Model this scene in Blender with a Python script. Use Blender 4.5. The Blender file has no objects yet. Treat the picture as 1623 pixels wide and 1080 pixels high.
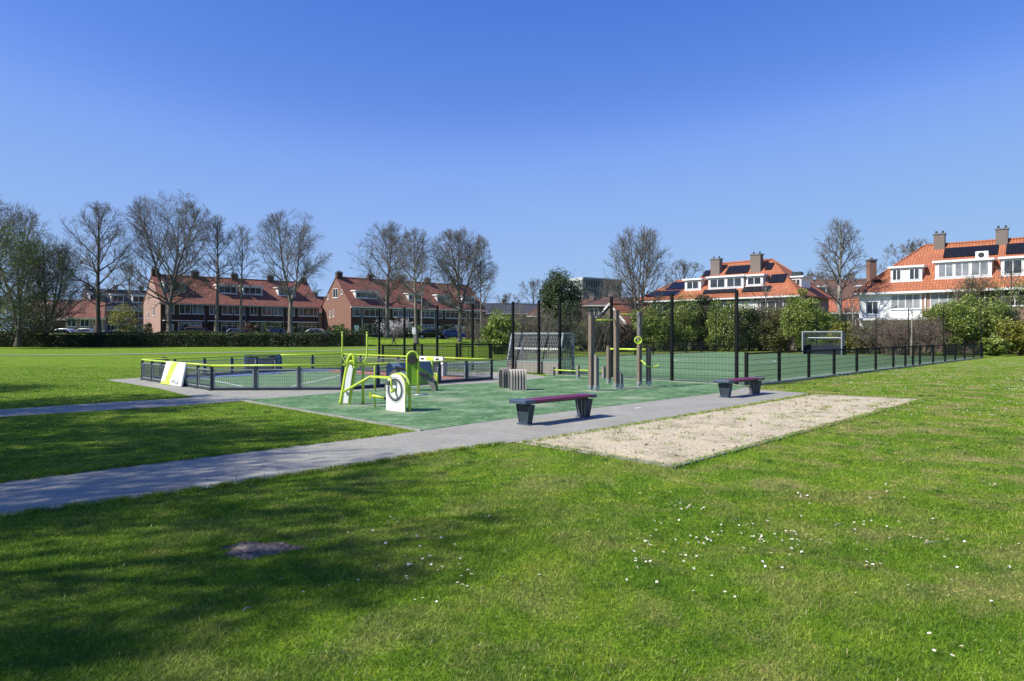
import bpy, math, random
import numpy as np
from mathutils import Vector, Matrix
R = math.radians
scene = bpy.context.scene
# ---------------------------------------------------------------- camera, world, sun, exposure
EYE = 1.6; F = 1082.0; CX = 811.5; HY = 531.0
cam_d = bpy.data.cameras.new('camera'); cam = bpy.data.objects.new('camera', cam_d)
scene.collection.objects.link(cam); scene.camera = cam
cam.location = (0, 0, EYE); cam.rotation_euler = (R(90), 0, 0)
cam_d.sensor_width = 36.0; cam_d.lens = 24.0; cam_d.shift_y = -9.0/1623
cam_d.clip_start = 0.05; cam_d.clip_end = 3000
SUN_EL = R(44); SH = Vector((0.92, 0.39)).normalized()     # ground direction in which shadows fall
world = bpy.data.worlds.new('World'); scene.world = world; world.use_nodes = True
wn = world.node_tree; bg = wn.nodes['Background']
sky = wn.nodes.new('ShaderNodeTexSky'); sky.sky_type = 'NISHITA'; sky.sun_disc = False
sky.sun_elevation = SUN_EL; sky.sun_rotation = math.atan2(-SH.x, -SH.y)
sky.air_density = 1.0; sky.dust_density = 0.15; sky.ozone_density = 4.0; sky.altitude = 0
hs = wn.nodes.new('ShaderNodeHueSaturation'); hs.inputs['Hue'].default_value = .512; hs.inputs['Saturation'].default_value = 1.15; hs.inputs['Value'].default_value = 1.0
wn.links.new(sky.outputs[0], hs.inputs['Color'])
sepc = wn.nodes.new('ShaderNodeSeparateColor'); cmb = wn.nodes.new('ShaderNodeCombineColor'); wn.links.new(hs.outputs[0], sepc.inputs[0])
CURV = ([(0, .0), (.05, .022), (.117, .078), (.153, .118), (.255, .246), (.456, .312), (.604, .337), (1.2, .40), (2, .45)],
        [(0, .0), (.10, .07), (.246, .205), (.319, .266), (.479, .420), (.744, .497), (.905, .527), (1.4, .58), (2, .62)],
        [(0, .0), (.30, .33), (.617, .69), (.73, .76), (.939, .885), (1.13, .872), (1.4, .86), (2, .86)])
for i, pts in enumerate(CURV):       # grade of the sky: measured blues from zenith to horizon
    m1 = wn.nodes.new('ShaderNodeMath'); m1.operation = 'MULTIPLY'; m1.inputs[1].default_value = .125*1.464/2; wn.links.new(sepc.outputs[i], m1.inputs[0])
    fc = wn.nodes.new('ShaderNodeFloatCurve'); cv = fc.mapping.curves[0]; fc.mapping.extend = 'HORIZONTAL'
    cv.points[0].location = (0, 0); cv.points[1].location = (1, pts[-1][1])
    for x_, y_ in pts[1:-1]: q = cv.points.new(x_/2, y_); 
    for q in cv.points: q.handle_type = 'AUTO_CLAMPED'
    fc.mapping.update(); wn.links.new(m1.outputs[0], fc.inputs['Value'])
    m3 = wn.nodes.new('ShaderNodeMath'); m3.operation = 'MULTIPLY'; m3.inputs[1].default_value = 1/(1.464*.1); wn.links.new(fc.outputs[0], m3.inputs[0]); wn.links.new(m3.outputs[0], cmb.inputs[i])
wn.links.new(cmb.outputs[0], bg.inputs[0]); bg.inputs[1].default_value = 0.1
sd = bpy.data.lights.new('sun', 'SUN'); sun = bpy.data.objects.new('sun', sd); scene.collection.objects.link(sun)
sd.energy = 4.8; sd.angle = R(0.5); sd.color = (1.0, 0.95, 0.85)
d = Vector((SH.x*math.cos(SUN_EL), SH.y*math.cos(SUN_EL), -math.sin(SUN_EL)))
sun.rotation_euler = d.to_track_quat('-Z', 'Y').to_euler(); sun.location = (-20, -8, 30)
vs = scene.view_settings; vs.view_transform = 'Standard'; vs.look = 'None'; vs.exposure = 0.55; vs.gamma = 1.0
scene.cycles.max_bounces = 5; scene.cycles.transparent_max_bounces = 12
rng = np.random.default_rng(7); random.seed(7)

# ---------------------------------------------------------------- helpers
def G(px, py):                       # ground point seen at a photo position
    D = EYE*F/(py-HY); return Vector(((px-CX)/F*D, D, 0))
def at(px, D, z=0.0): return Vector(((px-CX)/F*D, D, z))
def zat(py, D): return EYE+(HY-py)*D/F
C = scene.collection.objects
def srgb(r, g, b):
    f = lambda c: (c/255/12.92 if c/255 <= .04045 else ((c/255+.055)/1.055)**2.4)
    return (f(r), f(g), f(b), 1)

class MB:
    def __init__(s): s.v = []; s.f = []; s.m = []; s.mi = 0; s.smooth = False; s.sm = []
    def face(s, idx): s.f.append(tuple(idx)); s.m.append(s.mi); s.sm.append(s.smooth)
    def poly(s, pts):
        b = len(s.v); s.v += [tuple(p) for p in pts]; s.face(range(b, b+len(pts)))
    def box(s, c, hx, hy, hz):       # centre and three half vectors
        c = Vector(c); hx = Vector(hx); hy = Vector(hy); hz = Vector(hz); b = len(s.v)
        if hx.cross(hy).dot(hz) < 0: hx = -hx
        for k in (-1, 1):
            for j in (-1, 1):
                for i in (-1, 1): s.v.append(tuple(c+hx*i+hy*j+hz*k))
        for q in ((0,2,3,1),(4,5,7,6),(0,1,5,4),(2,6,7,3),(0,4,6,2),(1,3,7,5)): s.face([b+i for i in q])
    def bx(s, x0, x1, y0, y1, z0, z1):
        s.box(((x0+x1)/2,(y0+y1)/2,(z0+z1)/2), (abs(x1-x0)/2,0,0), (0,abs(y1-y0)/2,0), (0,0,abs(z1-z0)/2))
    def bar(s, p, q, w, h=None, up=(0,0,1)):    # square bar between two points
        p = Vector(p); q = Vector(q); d = (q-p); L = d.length; d.normalize()
        u = Vector(up)
        if abs(d.dot(u)) > .99: u = Vector((0,1,0))
        a = d.cross(u).normalized(); b = a.cross(d).normalized(); h = h or w
        s.box((p+q)/2, d*L/2, a*w/2, b*h/2)
    def tube(s, pts, r, n=8, caps=True, closed=False):
        pts = [Vector(p) for p in pts]; N = len(pts); rr = r if hasattr(r, '__len__') else [r]*N
        b = len(s.v); prev = None
        for i, p in enumerate(pts):
            if closed: t = pts[(i+1) % N]-pts[i-1]
            else: t = pts[min(i+1, N-1)]-pts[max(i-1, 0)]
            t.normalize()
            if prev is None:
                u = Vector((0,0,1)) if abs(t.z) < .9 else Vector((1,0,0))
                a = t.cross(u).normalized()
            else: a = (prev-t*prev.dot(t)).normalized()
            prev = a; c = t.cross(a)
            for k in range(n):
                th = 2*math.pi*k/n; s.v.append(tuple(p+(a*math.cos(th)+c*math.sin(th))*rr[i]))
        sm = s.smooth; s.smooth = n > 5
        for i in range(N if closed else N-1):
            i2 = (i+1) % N
            for k in range(n):
                k2 = (k+1) % n; s.face([b+i*n+k, b+i*n+k2, b+i2*n+k2, b+i2*n+k])
        s.smooth = False
        if caps and not closed:
            s.face([b+k for k in reversed(range(n))]); s.face([b+(N-1)*n+k for k in range(n)])
        s.smooth = sm
    def prism(s, pts, off):          # closed outline extruded by a vector
        off = Vector(off); pts = [Vector(p) for p in pts]; n = len(pts); b = len(s.v)
        s.v += [tuple(p) for p in pts]+[tuple(p+off) for p in pts]
        s.face([b+i for i in reversed(range(n))]); s.face([b+n+i for i in range(n)])
        for i in range(n):
            j = (i+1) % n; s.face([b+i, b+j, b+n+j, b+n+i])
    def slab(s, tops, faces, th):    # roof shell: top faces, underside and edge
        b = len(s.v); n = len(tops); s.v += [tuple(p) for p in tops]+[(p[0],p[1],p[2]-th) for p in tops]
        cnt = {}
        for f in faces:
            s.face([b+i for i in f]); s.face([b+n+i for i in reversed(f)])
            for i in range(len(f)):
                e = (f[i], f[(i+1) % len(f)]); cnt[e] = 1
        for (i, j) in cnt:
            if (j, i) not in cnt: s.face([b+j, b+i, b+n+i, b+n+j])
    def build(s, name, mats, parent=None, loc=None, bevel=0, uv=True):
        me = bpy.data.meshes.new(name); me.from_pydata(s.v, [], s.f)
        for m in (mats if isinstance(mats, (list, tuple)) else [mats]): me.materials.append(m)
        me.polygons.foreach_set('material_index', s.m); me.polygons.foreach_set('use_smooth', s.sm)
        if uv:
            ul = me.uv_layers.new(name='UVMap').data
            for p in me.polygons:
                n = p.normal; t = Vector((0,0,1)).cross(n)
                if t.length < .05: t = Vector((1,0,0))
                t.normalize(); bb = n.cross(t)
                for li in p.loop_indices:
                    co = me.vertices[me.loops[li].vertex_index].co; ul[li].uv = (co.dot(t), co.dot(bb))
        o = bpy.data.objects.new(name, me); C.link(o)
        if parent: o.parent = parent
        if loc is not None: o.location = loc
        if bevel:
            md = o.modifiers.new('bevel', 'BEVEL'); md.width = bevel; md.segments = 2; md.limit_method = 'ANGLE'
        return o

def fast(name, V, Q, mats, parent=None, attr=None, mi=None, smooth=False):
    """V (N,3), Q (M,k) array of faces, attr (N,) float stored as 'rnd'"""
    V = np.asarray(V, np.float32); Q = np.asarray(Q, np.int32); k = Q.shape[1]
    me = bpy.data.meshes.new(name); me.vertices.add(len(V)); me.vertices.foreach_set('co', V.ravel())
    me.loops.add(Q.size); me.loops.foreach_set('vertex_index', Q.ravel())
    me.polygons.add(len(Q)); me.polygons.foreach_set('loop_start', np.arange(len(Q), dtype=np.int32)*k)
    try: me.polygons.foreach_set('loop_total', np.full(len(Q), k, np.int32))
    except Exception: pass
    for m in (mats if isinstance(mats, (list, tuple)) else [mats]): me.materials.append(m)
    if mi is not None: me.polygons.foreach_set('material_index', np.asarray(mi, np.int32))
    if smooth: me.polygons.foreach_set('use_smooth', np.ones(len(Q), bool))
    if attr is not None:
        a = me.attributes.new('rnd', 'FLOAT', 'POINT'); a.data.foreach_set('value', np.asarray(attr, np.float32))
    me.update(calc_edges=True); 
    o = bpy.data.objects.new(name, me); C.link(o)
    if parent: o.parent = parent
    return o

def tag(o, label=None, cat=None, group=None, kind=None):
    if label: o['label'] = label
    if cat: o['category'] = cat
    if group: o['group'] = group
    if kind: o['kind'] = kind
    return o
def thing(name, label, cat, loc=(0,0,0), rz=0, group=None):
    o = bpy.data.objects.new(name, None); C.link(o); o.location = loc; o.rotation_euler = (0,0,rz)
    o.empty_display_size = .2
    return tag(o, label, cat, group)
def copy_tree(o, parent=None):
    c = o.copy(); C.link(c); c.parent = parent
    for ch in list(o.children): copy_tree(ch, c)
    return c

# ---------------------------------------------------------------- materials
def newmat(name):
    m = bpy.data.materials.new(name); m.use_nodes = True; nt = m.node_tree
    return m, nt, nt.nodes['Principled BSDF']
def ramp(nt, stops, fac):
    r = nt.nodes.new('ShaderNodeValToRGB'); e = r.color_ramp.elements
    while len(e) < len(stops): e.new(.5)
    for i, (p, c) in enumerate(stops): e[i].position = p; e[i].color = (c[0], c[1], c[2], 1)
    nt.links.new(fac, r.inputs[0]); return r.outputs[0]
def noise(nt, scale, detail=3, vec=None, rough=.55, dist=0):
    n = nt.nodes.new('ShaderNodeTexNoise'); n.inputs['Scale'].default_value = scale
    n.inputs['Detail'].default_value = detail; n.inputs['Roughness'].default_value = rough; n.inputs['Distortion'].default_value = dist
    if vec is not None: nt.links.new(vec, n.inputs['Vector'])
    return n.outputs[0]
def tex(nt, which='Object'): return nt.nodes.new('ShaderNodeTexCoord').outputs[which]
def geopos(nt): return nt.nodes.new('ShaderNodeNewGeometry').outputs['Position']
def mixc(nt, fac, a, b, mode='MIX'):
    m = nt.nodes.new('ShaderNodeMix'); m.data_type = 'RGBA'; m.blend_type = mode
    for sck, v in ((0, fac), (6, a), (7, b)):
        if hasattr(v, 'links') or hasattr(v, 'is_linked'): nt.links.new(v, m.inputs[sck])
        else: m.inputs[sck].default_value = v if sck == 0 else (v[0], v[1], v[2], 1)
    return m.outputs[2]
def mathn(nt, op, a, b=0.0):
    m = nt.nodes.new('ShaderNodeMath'); m.operation = op
    for i, v in enumerate((a, b)):
        if hasattr(v, 'is_linked'): nt.links.new(v, m.inputs[i])
        else: m.inputs[i].default_value = v
    return m.outputs[0]
def bump(nt, b, h, strength=.3, dist=.01):
    n = nt.nodes.new('ShaderNodeBump'); n.inputs['Strength'].default_value = strength; n.inputs['Distance'].default_value = dist
    nt.links.new(h, n.inputs['Height']); nt.links.new(n.outputs[0], b.inputs['Normal'])
def paint(name, col, rough=.45, metal=0, var=.12, scale=6, bumpy=0, spec=.5):
    """painted or plain surface with slight dirt and wear"""
    m, nt, b = newmat(name); co = tex(nt)
    c = ramp(nt, [(.3, [x*(1-var) for x in col[:3]]), (.7, [min(1, x*(1+var)) for x in col[:3]])], noise(nt, scale, 4, co))
    gm = nt.nodes.new('ShaderNodeMapRange'); gm.inputs[1].default_value = .50; gm.inputs[2].default_value = .75; nt.links.new(noise(nt, scale*.55, 6, co, .7, .5), gm.inputs[0])
    c = mixc(nt, mathn(nt, 'MULTIPLY', gm.outputs[0], min(.5, var*3.2)), c, [x*.5+.012 for x in col[:3]])
    nt.links.new(c, b.inputs['Base Color']); b.inputs['Metallic'].default_value = metal
    rr = mathn(nt, 'MULTIPLY_ADD', noise(nt, scale*3, 2, co), .25); rr.node.inputs[2].default_value = rough-.12
    nt.links.new(rr, b.inputs['Roughness']); b.inputs['Specular IOR Level'].default_value = spec
    if bumpy: bump(nt, b, noise(nt, scale*8, 3, co), bumpy)
    return m
M = {}
M['lime'] = paint('lime_paint', (.50, .63, .06), .35)
M['limeboard'] = paint('lime_board', (.20, .38, .02), .4)
M['blackpost'] = paint('black_coating', (.006, .007, .008), .6, spec=.15)
M['wire'] = paint('dark_wire', (.008, .013, .012), .7, spec=.1)
M['slate'] = paint('slate_coating', (.030, .044, .055), .45, spec=.3)
M['steel'] = paint('galvanised_steel', (.34, .36, .38), .4, .5)
M['steeldark'] = paint('weathered_steel', (.16, .18, .19), .5, .4)
M['greypaint'] = paint('grey_blue_panel', (.13, .17, .23), .45)
M['whiteboard'] = paint('white_board', (.72, .73, .73), .4, var=.05)
M['whitepaint'] = paint('white_paint', (.74, .75, .75), .5, var=.05, scale=1.5)
M['purple'] = paint('purple_slat', (.165, .010, .060), .42, var=.15)
M['navy'] = paint('navy_cap', (.052, .075, .12), .4)
M['dark'] = paint('dark_rubber', (.018, .018, .02), .7)
M['skin'] = paint('skin', (.45, .27, .2), .6)
M['asphalt'] = paint('asphalt', (.06, .06, .062), .85, bumpy=.3)
M['concretegrey'] = paint('office_concrete', (.42, .43, .45), .8, scale=.5)
M['officedark'] = paint('office_shade_tone', (.10, .105, .12), .5, scale=.5)  # dark tone with the shade of the office put into its colour
M['solar'] = paint('solar_glass', (.006, .006, .008), .35, var=.3)
M['slateroof'] = paint('slate_roof', (.045, .05, .06), .7, scale=1.5)
M['trackwhite'] = paint('court_line', (.62, .66, .64), .8)

def wood_mat(name, c1, c2):
    m, nt, b = newmat(name); co = tex(nt); mp = nt.nodes.new('ShaderNodeMapping'); mp.inputs['Scale'].default_value = (30, 30, 1.2)
    nt.links.new(co, mp.inputs[0]); n = noise(nt, 1.6, 5, mp.outputs[0], .6, .3); n2 = noise(nt, 2.5, 3, co)
    c = ramp(nt, [(.25, c1), (.5, [(a+q)/2 for a, q in zip(c1, c2)]), (.75, c2)], n)
    c = mixc(nt, mathn(nt, 'MULTIPLY', n2, .35), c, (c1[0]*.55, c1[1]*.55, c1[2]*.55))
    nt.links.new(c, b.inputs['Base Color']); b.inputs['Roughness'].default_value = .85; bump(nt, b, n, .5, .004)
    return m
M['wood'] = wood_mat('weathered_timber', (.09, .068, .05), (.30, .235, .18))
M['woodgrey'] = wood_mat('silvered_timber', (.12, .105, .095), (.36, .335, .30))

def brick_mat(name, c1, c2, mortar, sc=1.0, patch=.35):
    m, nt, b = newmat(name); uv = tex(nt, 'UV')
    t = nt.nodes.new('ShaderNodeTexBrick'); nt.links.new(uv, t.inputs['Vector'])
    t.inputs['Color1'].default_value = (*c1, 1); t.inputs['Color2'].default_value = (*c2, 1); t.inputs['Mortar'].default_value = (*mortar, 1)
    t.inputs['Scale'].default_value = 1.0; t.inputs['Brick Width'].default_value = .22*sc; t.inputs['Row Height'].default_value = .07*sc
    t.inputs['Mortar Size'].default_value = .008*sc
    n = noise(nt, .9, 5, uv); n2 = noise(nt, 6, 3, uv)
    c = mixc(nt, mathn(nt, 'MULTIPLY', n, patch), t.outputs[0], [x*.45 for x in c1])
    c = mixc(nt, mathn(nt, 'MULTIPLY', n2, patch*.8), c, [min(1, x*1.5) for x in c2])
    nt.links.new(c, b.inputs['Base Color']); b.inputs['Roughness'].default_value = .9
    return m
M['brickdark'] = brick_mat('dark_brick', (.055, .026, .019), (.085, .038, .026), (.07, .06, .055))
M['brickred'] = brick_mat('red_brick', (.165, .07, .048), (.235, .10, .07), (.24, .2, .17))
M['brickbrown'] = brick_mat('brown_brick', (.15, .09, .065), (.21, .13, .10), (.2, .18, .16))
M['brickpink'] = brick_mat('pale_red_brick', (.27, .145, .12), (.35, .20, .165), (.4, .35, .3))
M['brickchim'] = brick_mat('chimney_brick', (.115, .085, .072), (.165, .125, .108), (.25, .23, .21))

def tile_mat(name, c1, c2, c3):
    m, nt, b = newmat(name); uv = tex(nt, 'UV')
    t = nt.nodes.new('ShaderNodeTexBrick'); nt.links.new(uv, t.inputs['Vector']); t.offset = 0.0
    t.inputs['Color1'].default_value = (*c1, 1); t.inputs['Color2'].default_value = (*c2, 1); t.inputs['Mortar'].default_value = (*[x*.28 for x in c1], 1)
    t.inputs['Scale'].default_value = 1.0; t.inputs['Brick Width'].default_value = .27; t.inputs['Row Height'].default_value = .36
    t.inputs['Mortar Size'].default_value = .035; t.inputs['Mortar Smooth'].default_value = .6
    n = noise(nt, 1.1, 6, uv, .65); n2 = noise(nt, 4.5, 3, uv)
    c = mixc(nt, mathn(nt, 'MULTIPLY', mathn(nt, 'POWER', n, 1.7), 1.5), t.outputs[0], c3)
    c = mixc(nt, mathn(nt, 'MULTIPLY', n2, .3), c, [x*.5 for x in c1])
    nt.links.new(c, b.inputs['Base Color']); b.inputs['Roughness'].default_value = .75
    w = nt.nodes.new('ShaderNodeTexWave'); w.wave_type = 'BANDS'; w.bands_direction = 'X'; w.inputs['Scale'].default_value = 1/.27/6.283*2*math.pi/2
    nt.links.new(uv, w.inputs['Vector']); bump(nt, b, w.outputs[1], .8, .05)
    return m
M['tileorange'] = tile_mat('orange_tiles', (.50, .15, .06), (.66, .25, .11), (.26, .095, .055))
M['tilered'] = tile_mat('red_tiles', (.36, .105, .06), (.55, .19, .11), (.11, .055, .042))
M['tilebrown'] = tile_mat('brown_tiles', (.17, .075, .05), (.26, .12, .08), (.09, .06, .05))

def glass_mat(name, col, tr=.06):
    m, nt, b = newmat(name); n = noise(nt, .8, 3, tex(nt))
    nt.links.new(ramp(nt, [(.35, [x*.5 for x in col]), (.65, col)], n), b.inputs['Base Color'])
    b.inputs['Roughness'].default_value = tr; b.inputs['Specular IOR Level'].default_value = .8
    return m
M['glass'] = glass_mat('window_glass', (.05, .06, .07))
M['glasslight'] = glass_mat('curtained_glass', (.32, .34, .36), .12)
M['carglass'] = glass_mat('car_glass', (.015, .02, .025))

def car_paint(name, col):
    m, nt, b = newmat(name); nt.links.new(ramp(nt, [(.3, [x*.9 for x in col]), (.7, col)], noise(nt, 3, 2, tex(nt))), b.inputs['Base Color'])
    b.inputs['Metallic'].default_value = .3; b.inputs['Roughness'].default_value = .3; b.inputs['Coat Weight'].default_value = .6
    return m

def bark_mat(name, c1, c2, sc=3):
    m, nt, b = newmat(name); co = tex(nt); mp = nt.nodes.new('ShaderNodeMapping'); mp.inputs['Scale'].default_value = (1, 1, .3)
    nt.links.new(co, mp.inputs[0]); n = noise(nt, sc, 5, mp.outputs[0], .65)
    nt.links.new(ramp(nt, [(.3, c1), (.7, c2)], n), b.inputs['Base Color']); b.inputs['Roughness'].default_value = .95; bump(nt, b, n, .6, .05)
    return m
M['bark'] = bark_mat('grey_bark', (.085, .072, .058), (.24, .21, .17))
M['barkpale'] = bark_mat('pale_bark', (.17, .155, .13), (.38, .35, .31))
M['barkdark'] = bark_mat('dark_bark', (.05, .042, .032), (.13, .11, .08))
M['barkred'] = bark_mat('red_twig_bark', (.12, .085, .07), (.29, .225, .19))
M['twig'] = bark_mat('grey_twigs', (.07, .062, .056), (.21, .19, .17))
M['woodpale'] = wood_mat('pale_timber', (.30, .27, .23), (.62, .58, .52))

def leaf_mat(name, dark, mid, light, trans=.25):
    m, nt, b = newmat(name); a = nt.nodes.new('ShaderNodeAttribute'); a.attribute_name = 'rnd'
    c = ramp(nt, [(.05, dark), (.5, mid), (.95, light)], a.outputs['Fac'])
    nt.links.new(c, b.inputs['Base Color']); b.inputs['Roughness'].default_value = .5
    tr = nt.nodes.new('ShaderNodeBsdfTranslucent'); nt.links.new(c, tr.inputs[0])
    mx = nt.nodes.new('ShaderNodeMixShader'); mx.inputs[0].default_value = trans
    out = nt.nodes['Material Output']; nt.links.new(b.outputs[0], mx.inputs[1]); nt.links.new(tr.outputs[0], mx.inputs[2]); nt.links.new(mx.outputs[0], out.inputs[0])
    return m
M['leaf_laurel'] = leaf_mat('laurel_leaves', (.07, .115, .016), (.20, .27, .04), (.48, .52, .17))
M['leaf_dark'] = leaf_mat('dark_evergreen_leaves', (.025, .045, .018), (.06, .095, .036), (.17, .21, .10))
M['leaf_olive'] = leaf_mat('olive_leaves', (.06, .065, .022), (.15, .155, .045), (.30, .28, .11))
M['leaf_spring'] = leaf_mat('spring_leaves', (.05, .09, .014), (.13, .21, .028), (.27, .36, .065))
M['leaf_yellow'] = leaf_mat('yellow_green_leaves', (.09, .10, .012), (.22, .23, .03), (.42, .40, .08))
M['leaf_hedge'] = leaf_mat('hedge_leaves', (.012, .022, .008), (.03, .052, .015), (.075, .115, .03))
M['leaf_brown'] = leaf_mat('brown_shrub_leaves', (.06, .04, .028), (.14, .095, .065), (.28, .20, .15))
M['petal'] = leaf_mat('white_blossom', (.5, .47, .45), (.7, .68, .66), (.85, .84, .82))

def grass_color(nt):
    p = geopos(nt)
    n1 = noise(nt, .35, 4, p, .6); n2 = noise(nt, 1.7, 4, p, .6, .4); n3 = noise(nt, 14, 2, p)
    c = ramp(nt, [(.28, (.095, .18, .012)), (.5, (.145, .262, .017)), (.72, (.24, .295, .034))], n1)
    c2 = ramp(nt, [(.3, (.065, .15, .010)), (.55, (.15, .262, .016)), (.8, (.34, .33, .06))], n2)
    c = mixc(nt, .6, c, c2)
    n5 = noise(nt, 7, 4, p, .7, .5)
    c = mixc(nt, .75, c, ramp(nt, [(.3, (.50, .62, .5)), (.5, (1, 1, 1)), (.72, (1.55, 1.35, 1.5))], n5), 'MULTIPLY')
    dry = nt.nodes.new('ShaderNodeMapRange'); dry.inputs[1].default_value = .47; dry.inputs[2].default_value = .64
    nt.links.new(noise(nt, 1.1, 6, p, .7, .6), dry.inputs[0])
    sep = nt.nodes.new('ShaderNodeSeparateXYZ'); nt.links.new(p, sep.inputs[0])
    rt = nt.nodes.new('ShaderNodeMapRange'); rt.inputs[1].default_value = -4; rt.inputs[2].default_value = 7; rt.inputs[3].default_value = .15; rt.inputs[4].default_value = .8
    nt.links.new(sep.outputs[0], rt.inputs[0])
    c = mixc(nt, mathn(nt, 'MULTIPLY', dry.outputs[0], rt.outputs[0]), c, (.36, .29, .13))
    return c, n3
def grass_ground():
    m, nt, b = newmat('lawn'); c, n3 = grass_color(nt); p = geopos(nt)
    hf = noise(nt, 28, 4, p, .7)
    c = mixc(nt, .9, c, ramp(nt, [(.3, (.25, .28, .25)), (.5, (.9, .9, .9)), (.7, (1.7, 1.6, 1.7))], hf), 'MULTIPLY')
    nt.links.new(c, b.inputs['Base Color']); b.inputs['Roughness'].default_value = 1; b.inputs['Specular IOR Level'].default_value = .1
    bump(nt, b, noise(nt, 18, 5, p, .75), .9, .05)
    return m
def grass_blades():
    m, nt, b = newmat('grass_blades'); c, n3 = grass_color(nt)
    a = nt.nodes.new('ShaderNodeAttribute'); a.attribute_name = 'rnd'
    c = mixc(nt, 1.0, c, ramp(nt, [(0, (.40, .48, .4)), (.45, (.95, 1.0, .9)), (.85, (1.75, 1.65, 1.6)), (.97, (2.3, 2.0, 2.2)), (1, (4.2, 3.0, 5.0))], a.outputs['Fac']), 'MULTIPLY')
    nt.links.new(c, b.inputs['Base Color']); b.inputs['Roughness'].default_value = .55; b.inputs['Specular IOR Level'].default_value = .3
    tr = nt.nodes.new('ShaderNodeBsdfTranslucent'); nt.links.new(c, tr.inputs[0])
    mx = nt.nodes.new('ShaderNodeMixShader'); mx.inputs[0].default_value = .3
    out = nt.nodes['Material Output']; nt.links.new(b.outputs[0], mx.inputs[1]); nt.links.new(tr.outputs[0], mx.inputs[2]); nt.links.new(mx.outputs[0], out.inputs[0])
    return m
M['lawn'] = grass_ground(); M['blades'] = grass_blades()

def paving_mat(name, rot, base, sc=.30):
    m, nt, b = newmat(name); p = geopos(nt); mp = nt.nodes.new('ShaderNodeMapping'); mp.inputs['Rotation'].default_value = (0, 0, rot); nt.links.new(p, mp.inputs[0])
    t = nt.nodes.new('ShaderNodeTexBrick'); nt.links.new(mp.outputs[0], t.inputs['Vector']); t.offset = 0.5
    t.inputs['Color1'].default_value = (*[x*.95 for x in base], 1); t.inputs['Color2'].default_value = (*[x*1.06 for x in base], 1); t.inputs['Mortar'].default_value = (*[x*.5 for x in base], 1)
    t.inputs['Scale'].default_value = 1; t.inputs['Brick Width'].default_value = sc; t.inputs['Row Height'].default_value = sc; t.inputs['Mortar Size'].default_value = .006; t.inputs['Mortar Smooth'].default_value = .3
    n = noise(nt, 1.2, 5, p, .65); n2 = noise(nt, 60, 3, p, .7)
    c = mixc(nt, mathn(nt, 'MULTIPLY', mathn(nt, 'POWER', n, 1.5), 1.3), t.outputs[0], [x*.62 for x in base])
    st = nt.nodes.new('ShaderNodeMapRange'); st.inputs[1].default_value = .60; st.inputs[2].default_value = .72; nt.links.new(noise(nt, 3.3, 6, p, .75, .8), st.inputs[0])
    c = mixc(nt, mathn(nt, 'MULTIPLY', st.outputs[0], .4), c, (.16, .145, .11))
    c = mixc(nt, .5, c, ramp(nt, [(.35, (.7, .7, .7)), (.65, (1.25, 1.25, 1.25))], n2), 'MULTIPLY')
    nt.links.new(c, b.inputs['Base Color']); b.inputs['Roughness'].default_value = .9
    bump(nt, b, n2, .3, .004)
    return m
M['paving'] = paving_mat('concrete_paving', R(-22), (.345, .335, .285))
M['kerb'] = paint('kerb_concrete', (.27, .26, .23), .9, var=.2, scale=3, bumpy=.2)
def turf_mat(name, c1, c2, c3, worn=()):
    m, nt, b = newmat(name); p = geopos(nt); n = noise(nt, 1.3, 6, p, .7, .5); n2 = noise(nt, 40, 3, p, .7); n3 = noise(nt, 5.5, 4, p, .7)
    c = ramp(nt, [(.3, c1), (.5, c2), (.68, c3)], n)
    c = mixc(nt, mathn(nt, 'MULTIPLY', mathn(nt, 'GREATER_THAN', n3, .57), .3), c, [min(1, x*1.6+.05) for x in c3])
    for (wx, wy, wr) in worn:       # trodden, sandy ground round the feet of the equipment
        vm = nt.nodes.new('ShaderNodeVectorMath'); vm.operation = 'DISTANCE'; nt.links.new(p, vm.inputs[0]); vm.inputs[1].default_value = (wx, wy, 0)
        mr = nt.nodes.new('ShaderNodeMapRange'); mr.inputs[1].default_value = wr; mr.inputs[2].default_value = .05; nt.links.new(mathn(nt, 'ADD', vm.outputs['Value'], mathn(nt, 'MULTIPLY', mathn(nt, 'SUBTRACT', n3, .5), 1.1)), mr.inputs[0])
        c = mixc(nt, mathn(nt, 'MULTIPLY', mr.outputs[0], .6), c, (.36, .37, .27))
    c = mixc(nt, .6, c, ramp(nt, [(.3, (.65, .65, .65)), (.7, (1.35, 1.35, 1.35))], n2), 'MULTIPLY')
    nt.links.new(c, b.inputs['Base Color']); b.inputs['Roughness'].default_value = .95; b.inputs['Specular IOR Level'].default_value = .15; bump(nt, b, n2, .5, .01)
    return m
M['turf'] = turf_mat('sanded_turf', (.045, .12, .05), (.085, .175, .075), (.20, .28, .17), [(-3.5, 15.4, .7), (-2.3, 14.1, .6), (-2.5, 18.0, .6), (-3.2, 19.2, .7), (.1, 19.6, .7), (2.3, 19.3, .55), (3.1, 20.0, .5), (3.95, 20.7, .7), (1.9, 24.2, .6), (-1.6, 16.8, .8), (.5, 15.5, .7), (3.0, 17.2, .6)])
M['court'] = turf_mat('court_turf', (.10, .18, .085), (.125, .22, .105), (.155, .255, .135))
M['courtblue'] = turf_mat('court_blue', (.05, .09, .22), (.06, .11, .27), (.09, .15, .33))
M['courtred'] = turf_mat('court_red', (.30, .09, .055), (.36, .12, .08), (.42, .18, .13))
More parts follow.
